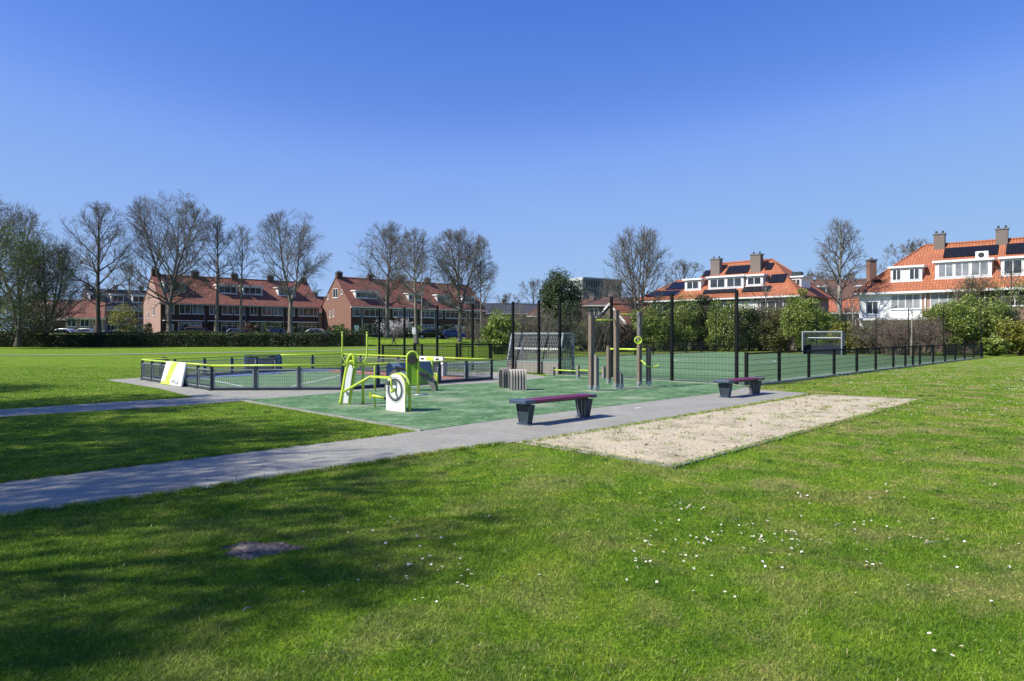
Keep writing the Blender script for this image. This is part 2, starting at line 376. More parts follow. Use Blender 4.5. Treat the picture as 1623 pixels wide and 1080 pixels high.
def sand_mat():
    m, nt, b = newmat('sand_gravel'); p = geopos(nt); n = noise(nt, 1.6, 8, p, .8); n2 = noise(nt, 45, 3, p, .8); n3 = noise(nt, 3.2, 8, p, .82, .3); n4 = noise(nt, 17, 6, p, .85)
    c = ramp(nt, [(.38, (.33, .27, .165)), (.47, (.55, .465, .32)), (.55, (.61, .52, .355)), (.66, (.77, .62, .35))], n)
    c = mixc(nt, .8, c, ramp(nt, [(.28, (.5, .48, .46)), (.5, (1, 1, 1)), (.7, (1.25, 1.25, 1.25))], n2), 'MULTIPLY')
    sp = nt.nodes.new('ShaderNodeMapRange'); sp.inputs[1].default_value = .535; sp.inputs[2].default_value = .60; nt.links.new(n4, sp.inputs[0])
    gr = nt.nodes.new('ShaderNodeMapRange'); gr.inputs[1].default_value = .52; gr.inputs[2].default_value = .62; nt.links.new(n3, gr.inputs[0])
    c = mixc(nt, mathn(nt, 'MULTIPLY', sp.outputs[0], .7), c, (.20, .165, .12))
    c = mixc(nt, mathn(nt, 'MULTIPLY', gr.outputs[0], .6), c, (.26, .235, .13))
    nt.links.new(c, b.inputs['Base Color']); b.inputs['Roughness'].default_value = 1; bump(nt, b, n2, .8, .02)
    return m
M['sand'] = sand_mat()
M['soil'] = paint('molehill_soil', (.19, .158, .135), 1, var=.55, scale=14, bumpy=.8)

# ---------------------------------------------------------------- terrain
def sst(t): t = np.clip(t, 0, 1); return t*t*(3-2*t)
def Hmax(x): return np.interp(x, [-30, -16, 0, 12], [1.75, 1.05, .7, 0.0])
def gz(x, y):
    st = np.interp(x, [-30, -20, 0], [91, 88, 86]); en = np.interp(x, [-30, -20, 0], [97, 102, 104])
    x = np.asarray(x, float); y = np.asarray(y, float)
    h = Hmax(x)*sst((y-st)/(en-st))
    h = h + (np.interp(x, [-30, -16, 0, 12], [1.1, 1.05, .7, 0.0])-Hmax(x))*sst((y-102)/4)
    return h
def gz1(x, y): return float(gz(x, y))
xs = np.unique(np.concatenate([np.linspace(-1500, -160, 12), np.linspace(-160, 160, 129), np.linspace(160, 1500, 12)]))
ys = np.unique(np.concatenate([np.linspace(-60, 84, 30), np.linspace(84, 112, 57), np.linspace(112, 2400, 16)]))
XX, YY = np.meshgrid(xs, ys); V = np.stack([XX.ravel(), YY.ravel(), gz(XX, YY).ravel()], 1)
nx = len(xs); ii = np.arange(len(ys)-1)[:, None]*nx+np.arange(nx-1)[None]; ii = ii.ravel()
Q = np.stack([ii, ii+1, ii+nx+1, ii+nx], 1)
tag(fast('ground', V, Q, M['lawn'], smooth=True), kind='structure')

def sheet(name, pts, mat, z, label=None):
    mb = MB(); P = [(p[0], p[1], z) for p in pts]
    a = sum(P[i][0]*P[(i+1) % len(P)][1]-P[(i+1) % len(P)][0]*P[i][1] for i in range(len(P)))
    if a < 0: P.reverse()
    mb.poly(P); o = mb.build(name, mat, uv=False); return tag(o, kind='structure')
def curve(pts, n=6):                 # Catmull-Rom through the points
    P = [Vector(p) for p in pts]; out = []
    for i in range(len(P)-1):
        a, b, c, d_ = P[max(i-1, 0)], P[i], P[i+1], P[min(i+2, len(P)-1)]
        for k in range(n):
            t = k/n; out.append(.5*((2*b)+(c-a)*t+(2*a-5*b+4*c-d_)*t*t+(3*b-a-3*c+d_)*t**3))
    out.append(P[-1]); return out
path_up = curve([Vector((-9.5, 5.5, 0)), G(-160, 792), G(0, 766), G(400, 716), G(560, 697), G(668, 684)])
path_lo = curve([G(1282, 624), G(1186, 640), G(1029, 667), G(820, 701), G(700, 718), G(600, 734), G(400, 765), G(200, 794), G(0, 821), G(-140, 846), Vector((-8.8, 3.6, 0))])
main_poly = [tuple(p[:2]) for p in path_up]+[tuple(G(*q)[:2]) for q in ((840, 660), (1134, 624.5), (1160, 618), (1181, 614.5), (1203, 618.5))]+[tuple(p[:2]) for p in path_lo]
sheet('path', main_poly, M['paving'], .010)
p2_up = curve([Vector((-30, 18.2, 0)), G(-200, 662), G(0, 650), G(150, 640), G(310, 630.5)])
p2_lo = curve([G(382, 636), G(280, 644), G(150, 652), G(0, 661.5), G(-200, 676), Vector((-30, 15.6, 0))])
apron = [tuple(G(*q)[:2]) for q in ((250, 616), (167, 602.5), (222, 599.5), (320, 590), (800, 590), (842, 594), (876, 598.3), (834, 603), (780, 607.5), (698, 611.5), (600, 618), (520, 625), (450, 631))]
path2_poly = [tuple(p[:2]) for p in p2_up]+apron+[tuple(p[:2]) for p in p2_lo]
sheet('pavement', path2_poly, M['paving'], .006)
turf_poly = [tuple(G(*q)[:2]) for q in ((382, 635.5), (668, 684), (840, 660), (1134, 624.5), (1168, 618.3), (834, 603), (780, 607.5), (698, 611.5), (600, 618), (520, 625))]

sand_poly = [tuple(G(*q)[:2]) for q in ((833, 703), (1068, 742), (1466, 634.5), (1285, 626.5))]
sand_in = list(sand_poly); sand_poly[0] = (sand_poly[0][0]-.32, sand_poly[0][1]+.22); sand_poly[3] = (sand_poly[3][0]-.3, sand_poly[3][1]+.30)
sheet('sand_pit', sand_poly, M['sand'], .008)
def strip(name, pts, w, z0, z1, mat):
    mb = MB()
    for a, b in zip(pts[:-1], pts[1:]):
        a = Vector((a[0], a[1], (z0+z1)/2)); b = Vector((b[0], b[1], (z0+z1)/2)); mb.bar(a, b, w, z1-z0)
    return tag(mb.build(name, mat), kind='structure')
strip('kerb', [sand_in[0], sand_in[1], sand_in[2], sand_in[3]], .05, -.05, .024, M['kerb'])
strip('kerb', [G(382, 635.5), G(668, 684)], .06, -.05, .03, M['kerb'])
# far path across the field and the little road by the parked cars
sheet('path', [(-60, 46.5), (-34, 55), (-18, 70), (-12, 80), (-9, 84), (-8, 82), (-11, 77), (-17, 68), (-32.5, 53.8), (-60, 45.5)], M['paving'], .03)
mb = MB()
for (xa, ya, xb, yb) in [(-30.5, 84.5, -9, 87)]:
    for k in range(12):
        t0 = k/12; t1 = (k+1)/12; P = []
        for t, o_ in ((t0, 0), (t1, 0), (t1, 1.0), (t0, 1.0)):
            x = xa+(xb-xa)*t; y = ya+(yb-ya)*t+o_; P.append((x, y, gz1(x, y)+.03))
        mb.poly(P)
tag(mb.build('footpath', M['paving'], uv=False), kind='structure')
mb = MB()
for k in range(40):
    x0 = -110+k*3.5; P = []
    for x, y in ((x0, 106), (x0+3.5, 106), (x0+3.5, 111.5), (x0, 111.5)): P.append((x, y, gz1(x, y)+.03))
    mb.poly(P)
tag(mb.build('road', M['asphalt'], uv=False), kind='structure')

# ---------------------------------------------------------------- courts
P0 = Vector((7.35, 21.35, 0)); U = Vector((.693, .721, 0)).normalized(); Vv = Vector((-.690, .724, 0)).normalized()
LU, LV = 37.0, 20.6
def cu(u, v, z=0): return P0+U*u+Vv*v+Vector((0, 0, z))
i_ = next(k for k, q in enumerate(turf_poly) if abs(q[0]-G(834, 603).x) < 1e-4)
turf_poly = turf_poly[:i_]+[tuple(cu(-.12, v)[:2]) for v in (-.1, 3, 6, 8.4)]+[tuple(G(860, 600)[:2])]+turf_poly[i_:]
sheet('sport_turf', turf_poly, M['turf'], .014)
strip('kerb', [cu(-.07, -.2), cu(-.07, 8.6)], .10, -.05, .03, M['kerb'])
sheet('court', [cu(.1, -.0), cu(LU, 0), cu(LU, LV), cu(.1, LV)], M['court'], .018)
mb = MB()
for (a, b) in (((.8, .45), (LU-.6, .45)), ((.8, LV-.6), (LU-.6, LV-.6)), ((.8, .45), (.8, LV-.6)), ((LU-.6, .45), (LU-.6, LV-.6)), ((LU/2, .45), (LU/2, LV-.6)), ((6, 3), (6, 17)), ((LU-6, 3), (LU-6, 17))):
    p = cu(*a); q = cu(*b); dd = (q-p).normalized(); n = Vector((-dd.y, dd.x, 0))*.045
    mb.poly([(p.x-n.x, p.y-n.y, .022), (q.x-n.x, q.y-n.y, .022), (q.x+n.x, q.y+n.y, .022), (p.x+n.x, p.y+n.y, .022)])
for k in range(28):
    a0 = 2*math.pi*k/28; a1 = 2*math.pi*(k+1)/28; c = cu(LU/2, LV/2)
    mb.poly([(c.x+r*math.cos(a), c.y+r*math.sin(a), .022) for r, a in ((2.95, a0), (3.05, a0), (3.05, a1), (2.95, a1))])
tag(mb.build('court_markings', M['trackwhite'], uv=False), kind='structure')
strip('kerb', [cu(0, -.12), cu(LU, -.12)], .12, -.05, .05, M['kerb'])
strip('kerb', [cu(0, LV+.12), cu(LU+.1, LV+.12)], .12, -.05, .05, M['kerb'])

panna = [(-13.1, 24.2), (-8.6, 19.55), (-4.9, 19.75), (-.73, 24.4), (-7.7, 31.2), (-10.1, 29.75)]
sheet('court', panna, M['court'], .018)
def inset_line(a, b, d0, d1):
    a = Vector((*a, 0)); b = Vector((*b, 0)); t = (b-a).normalized(); n = Vector((-t.y, t.x, 0))
    e = t*.3
    return [tuple((a+e+n*d0)[:2]), tuple((b-e+n*d0)[:2]), tuple((b-e*3+n*d1)[:2]), tuple((a+e*3+n*d1)[:2])]
sheet('court_border', inset_line(panna[4], panna[5], .1, 1.0), M['courtblue'], .022)
sheet('court_border', inset_line(panna[5], panna[0], .1, 1.4), M['courtblue'], .022)
sheet('court_border', inset_line(panna[3], panna[4], .1, 1.5), M['courtred'], .022)
mb = MB()
def line2(p, q, w=.04, z=.026):
    p = Vector((*p, 0)); q = Vector((*q, 0)); dd = (q-p).normalized(); n = Vector((-dd.y, dd.x, 0))*w
    mb.poly([(p.x-n.x, p.y-n.y, z), (q.x-n.x, q.y-n.y, z), (q.x+n.x, q.y+n.y, z), (p.x+n.x, p.y+n.y, z)])
line2((-6.75, 19.95), (-6.6, 29.9)); line2((-2.2, 24.6), (-6.2, 28.6)); line2((-11.4, 25.3), (-9.2, 29.2)); line2((-11.4, 25.0), (-8.2, 20.8)); line2((-2.4, 24.2), (-5.0, 21.2))
tag(mb.build('court_markings', M['trackwhite'], uv=False), kind='structure')
# ---------------------------------------------------------------- mesh fences
def mesh_panel(parent, p, q, z0, z1, dx=.05, dz=.2, r=.0028, mat=None, name='mesh_panel'):
    p = Vector(p); q = Vector(q); L = (q-p).length; t = (q-p).normalized(); mb = MB(); w = r*2
    n = max(1, int(L/dx)); 
    nrm = Vector((-t.y, t.x, 0))
    for k in range(n+1):
        c = p+t*(L*k/n); mb.box(c+Vector((0, 0, (z0+z1)/2)), t*r, nrm*r, (0, 0, (z1-z0)/2))
    m = max(1, int(round((z1-z0)/dz)))
    for k in range(m+1):
        z = z0+(z1-z0)*k/m
        for s in (-1, 1): mb.box((p+q)/2+Vector((0, 0, z))+nrm*s*(2.2*r), t*L/2, nrm*r*1.2, (0, 0, r*1.5))
    return mb.build(name, mat or M['wire'], parent, uv=False)
def post(parent, p, h, w, t, mat, name='post', cap=True):
    mb = MB(); n = Vector((-t.y, t.x, 0)); p = Vector(p)
    mb.box(p+Vector((0, 0, h/2)), t*w/2, n*w/2, (0, 0, h/2))
    if cap: mb.box(p+Vector((0, 0, h+.008)), t*(w/2+.004), n*(w/2+.004), (0, 0, .008))
    mb.box(p+Vector((0, 0, .012)), t*(w*.9), n*(w*.9), (0, 0, .012))
    return mb.build(name, mat, parent, uv=False)
def ln(px):      # distance along the tall fence at a photo column
    t = (px-CX)/F; return (P0.x-t*P0.y)/(t*Vv.y-Vv.x)
# tall fence on the near side
tf = thing('tall_mesh_fence', 'tall black wire mesh fence with high posts between fitness area and football court', 'fence', tuple(P0))
vs_ = [.35]+[ln(p) for p in (1065, 969, 887, 854, 813, 749, 693, 641, 601)]
for v in vs_: post(tf, Vv*v, 3.0, .085, Vv, M['blackpost'])
for a, b in zip(vs_[:-1], vs_[1:]):
    mid = (a+b)/2
    if ln(887)-.1 < mid < ln(813)+.1: continue
    z1 = 2.9 if mid < ln(880) else 1.05
    mesh_panel(tf, Vv*(a+.035)+Vector((0,0,0)), Vv*(b-.035), .06, z1)
mesh_panel(tf, Vv*.0, Vv*.31, .06, 2.9)
mb = MB()
for a, b in zip(vs_[6:-1], vs_[7:]): mb.bar(Vv*a+Vector((0, 0, 1.07)), Vv*b+Vector((0, 0, 1.07)), .04)
mb.build('rail', M['blackpost'], tf, uv=False)
# upper mesh of the left stretch, wide squares
for a, b in zip(vs_[5:-1], vs_[6:]): mesh_panel(tf, Vv*(a+.035), Vv*(b-.035), 1.12, 2.9, dx=.4, dz=.6, name='upper_net')
for z in (2.0, 2.94):
    mb = MB(); mb.bar(Vv*ln(887)+Vector((0, 0, z)), Vv*ln(813)+Vector((0, 0, z)), .012); mb.build('wire', M['wire'], tf, uv=False)

def low_fence(name, label, p, t, dists, h=1.04, w=.088, rail=True, pan=True, skip=()):
    f = thing(name, label, 'fence', tuple(p))
    for d_ in dists: post(f, t*d_, h, w, t, M['blackpost'])
    for i, (a, b) in enumerate(zip(dists[:-1], dists[1:])):
        if i in skip: continue
        if pan: mesh_panel(f, t*(a+w/2), t*(b-w/2), .08, h-.05)
        if rail:
            mb = MB(); mb.bar(t*(a+w/2)+Vector((0, 0, h-.03)), t*(b-w/2)+Vector((0, 0, h-.03)), .035, .05); mb.build('rail', M['blackpost'], f, uv=False)
    return f
def lu(px):
    t = (px-CX)/F; return (t*P0.y-P0.x)/(U.x-t*U.y)
du = [lu(p) for p in (1183, 1235, 1282, 1322, 1358, 1388, 1416, 1435, 1447, 1458, 1479, 1498, 1514, 1529, 1543, 1557)]
low_fence('low_mesh_fence', 'waist-high black mesh fence along the right side of the football court beside the lawn', P0, U, du)
pv = P0+Vv*LV
nn = int(LU/2.5)
low_fence('low_mesh_fence', 'waist-high black mesh fence along the far left side of the football court', pv, U, [LU*k/nn for k in range(nn+1)], skip=(1,))
ff = thing('tall_mesh_fence', 'tall thin black fence with slim posts at the far end of the court', 'fence', tuple(P0+U*LU))
n = 9
for k in range(n+1): post(ff, Vv*(LV*k/n), 3.6, .06, Vv, M['blackpost'])
for k in range(n): mesh_panel(ff, Vv*(LV*k/n+.03), Vv*(LV*(k+1)/n-.03), .06, 3.5, dx=.1, dz=.4)
# short return of the far fence with the gate
gt = thing('low_mesh_fence', 'low black mesh gate fence with two thick posts on the grass behind the small court', 'fence', tuple(at(655, 43.5)))
g0 = Vector((0, 0, 0)); gx = Vector((1, 0, 0))
for x, w in ((0.1, .18), (2.75, .09), (3.0, .14), (5.0, .08), (7.2, .08)): post(gt, gx*x, 1.05, w, gx, M['blackpost'])
for a, b in ((.2, 2.7), (3.08, 4.95), (5.05, 7.15)):
    mesh_panel(gt, gx*a, gx*b, .08, 1.0)
    mb = MB(); mb.bar(gx*a+Vector((0, 0, 1.02)), gx*b+Vector((0, 0, 1.02)), .04); mb.build('rail', M['blackpost'], gt, uv=False)

# ---------------------------------------------------------------- small court fence
pf = thing('court_fence', 'low grey barred fence with lime green top rail round the small ball court', 'fence', (panna[1][0], panna[1][1], 0))
PB = Vector((panna[1][0], panna[1][1], 0)); H = .71
def pp(i): return Vector((*panna[i % 6], 0))-PB
def panel_run(a, b, n, skips=(), railcol='lime', back=False):
    t = (b-a).normalized(); L = (b-a).length; nr = Vector((-t.y, t.x, 0))
    for k in range(n):
        if k in skips: continue
        s0 = L*k/n; s1 = L*(k+1)/n; p = a+t*(s0+.07); q = a+t*(s1-.07)
        mb = MB()                    # panel frame
        for z in (.10, .60): mb.box((p+q)/2+Vector((0, 0, z)), (q-p)/2, nr*.015, (0, 0, .016))
        for e in (p, q): mb.box(e+Vector((0, 0, .35)), t*.016, nr*.015, (0, 0, .266))
        mb.build('panel_frame', M['steel'], pf, uv=False)
        mb = MB(); m = int((s1-s0)/.055)
        for j in range(1, m): mb.box(p+(q-p)*(j/m)+Vector((0, 0, .35)), t*.004, nr*.004, (0, 0, .25))
        for j in range(1, 5): mb.box((p+q)/2+Vector((0, 0, .1+.1*j)), (q-p)/2, nr*.0035, (0, 0, .0035))
        mb.build('panel_bars', M['steeldark'], pf, uv=False)
        for s_ in (s0+.05, s1-.05):
            mb = MB(); mb.box(a+t*s_+Vector((0, 0, .52)), t*.03, nr*.028, (0, 0, .022)); mb.build('bracket', M['steel'], pf, uv=False)
    for k in range(n+1):
        mb = MB(); c = a+t*(L*k/n); mb.box(c+Vector((0, 0, H/2-.01)), t*.035, nr*.035, (0, 0, H/2-.01)); mb.box(c+Vector((0, 0, .01)), t*.08, nr*.08, (0, 0, .01))
        mb.build('post', M['slate'], pf, uv=False)
    mb = MB(); mb.box((a+b)/2+Vector((0, 0, .05)), t*(L/2-.05), nr*.03, (0, 0, .03)); mb.build('base_rail', M['slate'], pf, uv=False)
    mb = MB(); mb.tube([a-t*.01+Vector((0, 0, H+.01)), b+t*.01+Vector((0, 0, H+.01))], .029, 10); mb.build('top_rail', M['lime'], pf, uv=False)
def seg_t(i, px):                    # parameter on side i at a photo column
    a = Vector((*panna[i], 0)); b = Vector((*panna[(i+1) % 6], 0)); t = (px-CX)/F
    return (t*a.y-a.x)/((b.x-a.x)-t*(b.y-a.y))
panel_run(pp(0), pp(1), 6, skips=())
panel_run(pp(1), pp(2), 3)
panel_run(pp(2), pp(3), 5)
panel_run(pp(3), pp(4), 7)
panel_run(pp(4), pp(5), 2)
panel_run(pp(5), pp(0), 5)
def side_frame(i, px0, px1):
    a = Vector((*panna[i], 0)); b = Vector((*panna[(i+1) % 6], 0)); s0 = seg_t(i, px0); s1 = seg_t(i, px1)
    p = a+(b-a)*s0; q = a+(b-a)*s1; t = (q-p).normalized(); nr = Vector((-t.y, t.x, 0))
    if nr.dot(Vector((-6.9, 25, 0))-p) > 0: nr = -nr
    return p, q, t, nr               # nr points out of the court
# white sponsor board on the near left side
p, q, t, nr = side_frame(0, 266.5, 297.5)
sb = thing('sponsor_board', 'white slanted board with lime stripe and scribbled graffiti on the left of the small court', 'board', tuple(p))
L = (q-p).length; T = t; N = nr
def board(parent, L, T, N, mats, wide=.10):
    z1 = H+.03; lean = .16
    def P(s, z): return T*s+N*(.05+lean*(1-z/z1))+Vector((0, 0, z))
    mb = MB(); mb.prism([P(-wide, .02), P(L+wide*.2, .02), P(L, z1), P(0, z1)], -N*.05); mb.build('panel', mats[0], parent, uv=False)
    def overlay(name, pts, mat, off=.004):
        mb = MB(); mb.prism([P(s*L, z*z1)+N*.001 for s, z in pts], N*off); return mb.build(name, mat, parent, uv=False)
    return P, overlay
P_, ov = board(sb, L, T, N, [M['whiteboard']])
ov('lime_stripe', [(.12, .05), (.36, .05), (.60, .99), (.30, .99)], M['lime'])
ov('lime_foot', [(-.06, .03), (.42, .03), (.46, .15), (-.03, .15)], M['lime'], .006)
ov('grey_wedge', [(.48, .03), (.99, .03), (.985, .99), (.74, .99)], paint('pale_grey_board', (.56, .57, .58), .45, var=.06), .003)
# graffiti in thin dark strokes
strokes = [[(.50, .12), (.52, .27), (.555, .13), (.57, .28)], [(.60, .17), (.645, .21), (.62, .24), (.60, .18), (.64, .13)], [(.67, .28), (.675, .13), (.695, .13)], [(.76, .22), (.72, .22), (.725, .14), (.77, .14), (.775, .08)], [(.81, .05), (.815, .24), (.86, .20), (.82, .15)], [(.70, .10), (.90, .17)]]
mb = MB()
for s in strokes:
    mb.tube([T*(a*L)+N*(.05+.16*(1-b)+.006)+Vector((0, 0, b*(H+.03))) for a, b in s], .0045, 4)
mb.build('graffiti', M['dark'], sb, uv=False)
# grey board with lime wedge on the near right side
p, q, t, nr = side_frame(2, 612, 681)
gb = thing('sponsor_board', 'grey blue slanted board with lime wedge behind the hoop beside the small court', 'board', tuple(p))
L = (q-p).length
P_, ov = board(gb, L, t, nr, [M['greypaint']])
ov('white_wedge', [(.06, .99), (.24, .99), (.52, .3), (.42, .1), (.36, .1)], M['whiteboard'])
ov('lime_wedge', [(.52, .03), (.99, .03), (.99, .42), (.60, .98), (.44, .70)], M['limeboard'], .003)
mb = MB(); mb.tube([t*(L+.03)+nr*.08+Vector((0, 0, .02)), t*(L+.03)+nr*.08+Vector((0, 0, H+.06))], .035, 8); mb.build('end_post', M['limeboard'], gb, uv=False)
# goals in the far sides
def pgoal(i, px0, px1, label, white):
    p, q, t, nr = side_frame(i, px0, px1); g = thing('ball_goal', label, 'goal', tuple(p-nr*.06)); L = (q-p).length
    m = M['whiteboard'] if white else M['greypaint']
    mb = MB(); hh = H+.05
    def B(s0, s1, z0, z1, n0, n1): mb.box(t*(s0+s1)/2-nr*(n0+n1)/2+Vector((0, 0, (z0+z1)/2)), t*(s1-s0)/2, nr*(n1-n0)/2, (0, 0, (z1-z0)/2))
    B(0, .17, 0, hh, 0, .08); B(L-.17, L, 0, hh, 0, .08); B(.17, L-.17, hh-.2, hh, 0, .08)
    mb.build('frame', m, g, uv=False)
    mb = MB(); B(.17, L-.17, .0, hh-.2, -.30, -.27); B(.17, .19, 0, hh-.2, -.27, 0); B(L-.19, L-.17, 0, hh-.2, -.27, 0); mb.build('back_plate', M['steel'] if white else M['greypaint'], g, uv=False)
    mb = MB(); B(.15, L-.15, hh-.235, hh-.19, .081, .10); B(.14, .17, 0, hh-.2, .081, .10); B(L-.17, L-.14, 0, hh-.2, .081, .10); mb.build('black_trim', M['dark'], g, uv=False)
    for s in (.22, L-.42):
        mb = MB(); B(s, s+.2, hh-.13, hh-.07, .081, .09); mb.build('slot', M['dark'], g, uv=False)
    mb = MB(); B(L/2-.22, L/2+.22, hh-.15, hh-.02, .081, .095); mb.build('lime_badge', M['lime'], g, uv=False)
pgoal(4, 386, 443, 'grey blue goal box set in the far left side of the small court', False)
pgoal(3, 666, 706, 'white goal box with two black slots in the far right side of the small court', True)

# ---------------------------------------------------------------- football goals
M['slatback'] = paint('aged_slats', (.10, .105, .11), .7, spec=.2)
def goal_near():
    v0 = ln(882); v1 = ln(801); W = v1-v0
    g = thing('football_goal', 'grey steel goal with slatted back panel seen from behind at the tall fence', 'goal', tuple(P0+Vv*v0+U*.15)); Hh = 1.66
    fr = M['steel']
    def P(u, v, z): return U*u+Vv*v+Vector((0, 0, z))
    sil = .28
    mb = MB()
    for v in (0, W): mb.bar(P(.0, v, 0), P(.0, v, .48), .07); mb.bar(P(.0, v, .48), P(sil, v, Hh), .07, .07, up=U); mb.bar(P(sil, v, Hh), P(0.9, v, Hh), .07); mb.bar(P(0.9, v, Hh), P(.9, v, 0), .08, .08, up=U)
    mb.bar(P(sil, 0, Hh), P(sil, W, Hh), .07, .07, up=U); mb.bar(P(.9, 0, Hh), P(.9, W, Hh), .08); mb.bar(P(.0, 0, .48), P(.0, W, .48), .06)
    mb.build('goal_frame', fr, g, uv=False)
    mb = MB(); mb.bar(P(.28, 0, 1.02), P(.28, W, 1.02), .03, .07); mb.build('cross_rail', M['whitepaint'], g, uv=False)
    mb = MB(); n = 62                # slanted back of narrow upright slats with staggered slots
    for k in range(n):
        v = .05+(W-.1)*k/(n-1)
        for z0, z1 in ((.52, .98), (1.06, 1.6)):
            off = .03 if k % 2 else 0
            mb.bar(P(sil*(z0-.48)/(Hh-.48), v+off, z0), P(sil*(z1-.48)/(Hh-.48), v+off, z1), .022, .012)
    for z in (.66, .8, 1.2, 1.34, 1.48): mb.bar(P(sil*(z-.48)/(Hh-.48), .04, z), P(sil*(z-.48)/(Hh-.48), W-.04, z), .03, .035)
    mb.build('slatted_back', M['slatback'], g, uv=False)
    mb = MB()
    for z0, z1 in ((.03, .17), (.18, .32), (.33, .46)): mb.box(P(.0, W/2, (z0+z1)/2), Vv*(W/2-.04), U*.02, (0, 0, (z1-z0)/2))
    mb.build('kick_board', M['woodgrey'], g, uv=False)
    for v in (0, W):
        mb = MB()
        for k in range(1, 20):
            u = .9*k/20; zt = .48+(Hh-.48)*min(1, u/sil)
            mb.bar(P(u, v, .05), P(u, v, zt-.03), .016, .012)
        for z in (.3, .6, .9, 1.2, 1.45): mb.bar(P(max(0, sil*(z-.48)/(Hh-.48)), v, z), P(.9, v, z), .014, .02)
        mb.build('side_panel', M['steeldark'], g, uv=False)
goal_near()
M['navydark'] = paint('dark_navy_board', (.014, .018, .032), .6, spec=.2)
def goal_far():
    u = LU-1.2; vc = lambda px: ((px-CX)/F*(P0.y+U.y*u)-(P0.x+U.x*u))/(Vv.x-(px-CX)/F*Vv.y)
    v0, v1 = vc(1334), vc(1272); W = v1-v0
    g = thing('football_goal', 'white framed goal with dark kick board at the far end of the football court', 'goal', tuple(P0+U*u+Vv*v0))
    def P(a, v, z): return U*a+Vv*v+Vector((0, 0, z))
    Hh = 1.86; mb = MB()
    for v in (0, W): mb.bar(P(0, v, 0), P(0, v, Hh), .09, .09, up=U)
    mb.bar(P(0, -.05, Hh), P(0, W+.05, Hh), .09); mb.build('goal_frame', M['steel'], g, uv=False)
    mb = MB(); mb.bar(P(.6, .2, 1.35), P(.6, W-.2, 1.35), .05, .08); mb.build('back_rail', M['whitepaint'], g, uv=False)
    mb = MB(); mb.box(P(.85, W/2, .38), Vv*(W/2+.05), U*.03, (0, 0, .38)); mb.build('kick_board', M['navydark'], g, uv=False)
    for v in (0, W):
        mb = MB(); mb.prism([P(.08, v-.02, .72), P(.85, v-.02, .72), P(.55, v-.02, Hh-.05), P(.08, v-.02, Hh-.05)], Vv*.04); mb.build('side_panel', M['steel'], g, uv=False)
        mb = MB(); mb.prism([P(.08, v-.02, .0), P(.85, v-.02, .0), P(.85, v-.02, .70), P(.08, v-.02, .70)], Vv*.04); mb.build('side_board', M['navydark'], g, uv=False)
    mb = MB(); n = 60
    for k in range(n): 
        v = .05+(W-.1)*k/(n-1); mb.bar(P(.85, v, .72), P(.55, v, Hh), .012, .012)
    mb.build('back_bars', M['steeldark'], g, uv=False)
goal_far()

# ---------------------------------------------------------------- benches
def bench(loc, d, label, Lg, legs, group='purple slatted benches by the path'):
    b = thing('park_bench', label, 'bench', loc, math.atan2(d.y, d.x), group)
    zt = .44; W = .40
    mb = MB(); sw = .085; gap = .011; y = -W/2+.006
    cap = .26
    for k in range(4):
        mb.bx(cap+.002, Lg-.10, y, y+sw, zt-.045, zt); y += sw+gap
    mb.build('seat_slats', M['purple'], b, bevel=.006)
    for x0, x1 in ((0, cap), (Lg-.10, Lg)):
        mb = MB(); mb.bx(x0, x1, -W/2-.006, W/2+.006, zt-.06, zt+.006); mb.build('end_cap', M['navy'], b, bevel=.012)
    mb = MB(); mb.bx(.1, Lg-.1, -.06, .06, zt-.085, zt-.06); mb.build('seat_rail', M['slate'], b)
    mb = MB()
    for x in (cap+.06, Lg/2, Lg-.16):
        for k in range(4): yy = -W/2+.006+sw/2+k*(sw+gap); mb.tube([(x, yy, zt-.001), (x, yy, zt+.003)], .008, 8)
    mb.build('bolts', M['steel'], b, uv=False)
    for x in legs:
        l = MB(); w0, w1, t0, t1 = .115, .175, .05, .065     # half widths bottom and top
        vv = [(-t0, -w0), (t0, -w0), (t0, w0), (-t0, w0)]; v2 = [(-t1, -w1), (t1, -w1), (t1, w1), (-t1, w1)]
        bb = len(l.v); l.v += [(x+a, c, .02) for a, c in vv]+[(x+a, c, zt-.085) for a, c in v2]
        for f in ((3,2,1,0), (4,5,6,7), (0,1,5,4), (1,2,6,5), (2,3,7,6), (3,0,4,7)): l.face([bb+i for i in f])
        leg = l.build('leg', M['slate'], b, bevel=.006)
        mb = MB(); mb.bx(x-.075, x+.075, -.15, .15, .0, .02); mb.build('foot_plate', M['navy'], leg)
        mb = MB()                     # raised border on the end faces, light seams on the sides
        si = 1 if x < 1 else -1
        for k in (-.6, 0, .6): mb.bar((x+si*(t0+.003), k*w0, .03), (x+si*(t1+.003), k*w1, zt-.09), .006, .008)
        mb.build('seam', M['steel'], leg)
        mb = MB()
        for s in (-1, 1):
            for e in (-1, 1): mb.bar((x+s*(t0+.004), e*(w0-.012), .03), (x+s*(t1+.004), e*(w1-.012), zt-.09), .016, .008)
            mb.bar((x+s*(t0+.004), -w0+.02, .035), (x+s*(t0+.004), w0-.02, .035), .008, .016)
        mb.build('edge_trim', M['navy'], leg)
    return b
dB = Vector((.715, .70, 0)).normalized()
l1 = Vector((.23, 12.08, 0)); bench(tuple(l1-dB*.20+Vector((0, 0, .012))), dB, 'nearer purple slatted bench with navy end caps on the path', 1.98, (.21, 1.82))
l2 = Vector((5.40, 17.30, 0)); bench(tuple(l2-dB*.18+Vector((0, 0, .012))), dB, 'farther purple slatted bench on the paving by the court corner', 1.96, (.20, 1.80))

